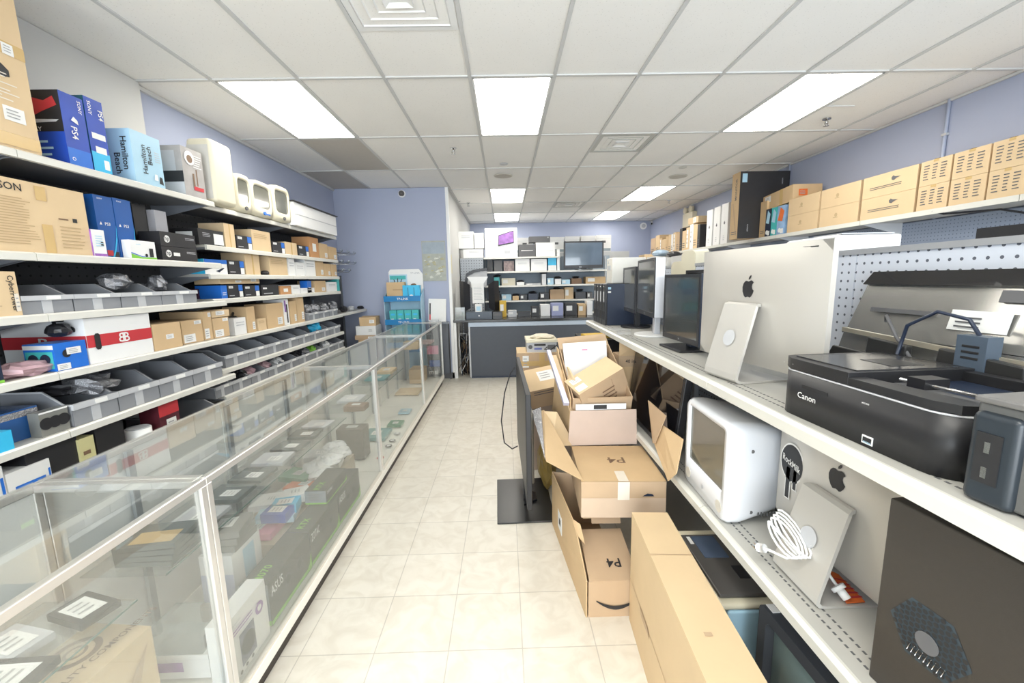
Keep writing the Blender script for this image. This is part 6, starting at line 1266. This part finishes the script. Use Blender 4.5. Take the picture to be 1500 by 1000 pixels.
PC = [('clear pouch with pink card part', pinkp), ('clear pouch with blue board', sky_), ('white bagged adapter', whiteb), ('pouch of grey cables', greyl), ('orange card', orange), ('green board', mat('board_green', (.08, .28, .16), .4)), ('tan card', card), ('white plastic pouch', whiteb), ('clear bag with silver bracket', greyl), ('dark small board', greyd)]
for k, (lb, mm) in enumerate(PC):
    y = 2.0+.105*k; x = -1.32+.05*math.sin(k*2.1)
    o = dbox('part_pouch', lb+', %s one behind the graphics boxes in second case' % ORD[k], 'pouch', .14, .20, .035, (x, y, zd+.16+.02*(k % 3)), PI/2+.25*math.sin(k), mm, [('T', 'lab', .3, .35, .75, .65, white)])
m = MB(); m.box(-1.46, -1.18, 1.90, 2.99, zd, zd+.155, mat('pale_tan_card', (.55, .47, .36), .7)); tag(m.build('parts_carton'), 'long pale carton carrying the pouches inside the second case', 'box')
for k, (y, zz, mm, lb) in enumerate(((2.05, .31, blue2, 'dark blue boxed part on the pouches'), (2.13, .35, cyan, 'bright blue boxed part on the pouches'), (2.24, .35, whiteb, 'white and blue boxed part on the pouches'))):
    dbox('blue_part_box', lb+', second case', 'box', .10, .13, .05, (-1.24, y, zd+.21+.0*k), PI/2+.2*k, mm, [('T', 'lab', .2, .2, .8, .8, white)])
for k in range(6): crumple('plastic_bag', 'white plastic bag, %s in the heap near the third case' % ORD[k], 'bag', (-1.22-.06*(k % 2), 2.52+.075*k, zd+.20+.012*(k % 3)), (.08, .09, .035), mat('white_bag', (.80, .80, .80), .25, bump=.4), 130+k, 14, .2)
for k in range(7):
    y = 1.66+.19*k
    dbox('laptop_drive', '%s thin drive or tray along the glass shelf of second case' % ORD[k], 'drive', .15, .17, .016+.004*(k % 2), (-1.34, y, .607), PI/2+.1*math.sin(3*k), mat('dark_glossy_tray', (.08, .10, .10), .15, coat=.5) if k % 3 else greyl, [('T', 'lab', .2, .2, .6, .6, white)])
# cases 2, 3
for k, (x, y, zz, w, d, h, mm, lb) in enumerate(((-1.20, 3.16, .607, .12, .16, .04, brownp, 'dark brown cartridge on the glass shelf of third case'), (-1.33, 3.42, .607, .2, .18, .02, greyl, 'pale flat tray on the glass shelf of third case'), (-1.30, 3.30, zd, .14, .22, .26, mat('smoke_brown', (.16, .14, .12), .4), 'upright dark box on the deck of third case'),
        (-1.25, 3.75, zd, .26, .22, .03, mat('board_teal', (.14, .33, .33), .4), 'teal board lying on deck of third case'), (-1.15, 4.05, zd, .16, .14, .02, mat('board_green', (.08, .28, .16), .4), 'green board lying on deck of third case'), (-1.35, 4.2, .607, .24, .2, .015, mat('board_teal', (.14, .33, .33), .4), 'teal tray on glass shelf of third case'),
        (-1.34, 4.5, .607, .26, .16, .03, card2, 'tan flat box on the glass shelf of third case'), (-1.15, 4.45, zd, .14, .12, .02, sky_, 'pale blue card on the deck of third case'))):
    item('case_item', lb, 'part', x, y, zz, w, d, h, mm, [('T', 'lab', .3, .3, .7, .7, white)])
for k, (y, mm) in enumerate(((3.25, red), (3.5, greyd), (3.62, greyd), (3.80, greyl))):
    m = MB(); m.cyl((0, 0, 0), .03, .004, mm, n=20); m.cyl((0, 0, .004), .018, .001, whiteb, n=16); o = m.build('round_tag'); o.location = (-1.07, y, zd); tag(o, ['red round tag on the deck of third case', 'first dark ring on the deck of third case', 'second dark ring on the deck of third case', 'pale ring on the deck of third case'][k], 'tag')
for k, (x, y, zz, w, d, h, mm, lb) in enumerate(((-1.2, 6.1, .688, .3, .2, .03, mat('pink_stack', (.68, .50, .48), .6), 'stack of pink papers on the upper glass of farthest case'), (-1.12, 6.18, .50, .17, .01, .13, pinkp, 'bright pink paper hanging in the farthest case'), (-1.1, 6.2, .30, .16, .01, .10, mat('blue_paper', (.06, .14, .45), .5), 'blue paper hanging in the farthest case'),
        (-1.14, 6.2, zd, .26, .1, .15, greyd, 'grey box lettered msi at the far end of farthest case'), (-1.3, 5.3, zd, .3, .3, .02, card2, 'tan card on the deck of farthest case'), (-1.3, 5.9, zd, .3, .2, .2, card, 'tan box at the back of farthest case'), (-1.3, 5.62, .688, .2, .2, .1, card2, 'golden box on upper glass of farthest case'))):
    item('case_item', lb, 'part', x, y, zz, w, d, h, mm, [('F', 't', .6, .5, .5, 'msi', white)] if k == 3 else [], rz=0 if k in (1, 2, 3) else PI/2)
m = MB(); m.box(-1.21, -1.03, 6.21, 6.215, .3, .68, glass); tag(m.build('acrylic_divider'), 'clear divider holding the pink and blue papers in farthest case', 'divider')
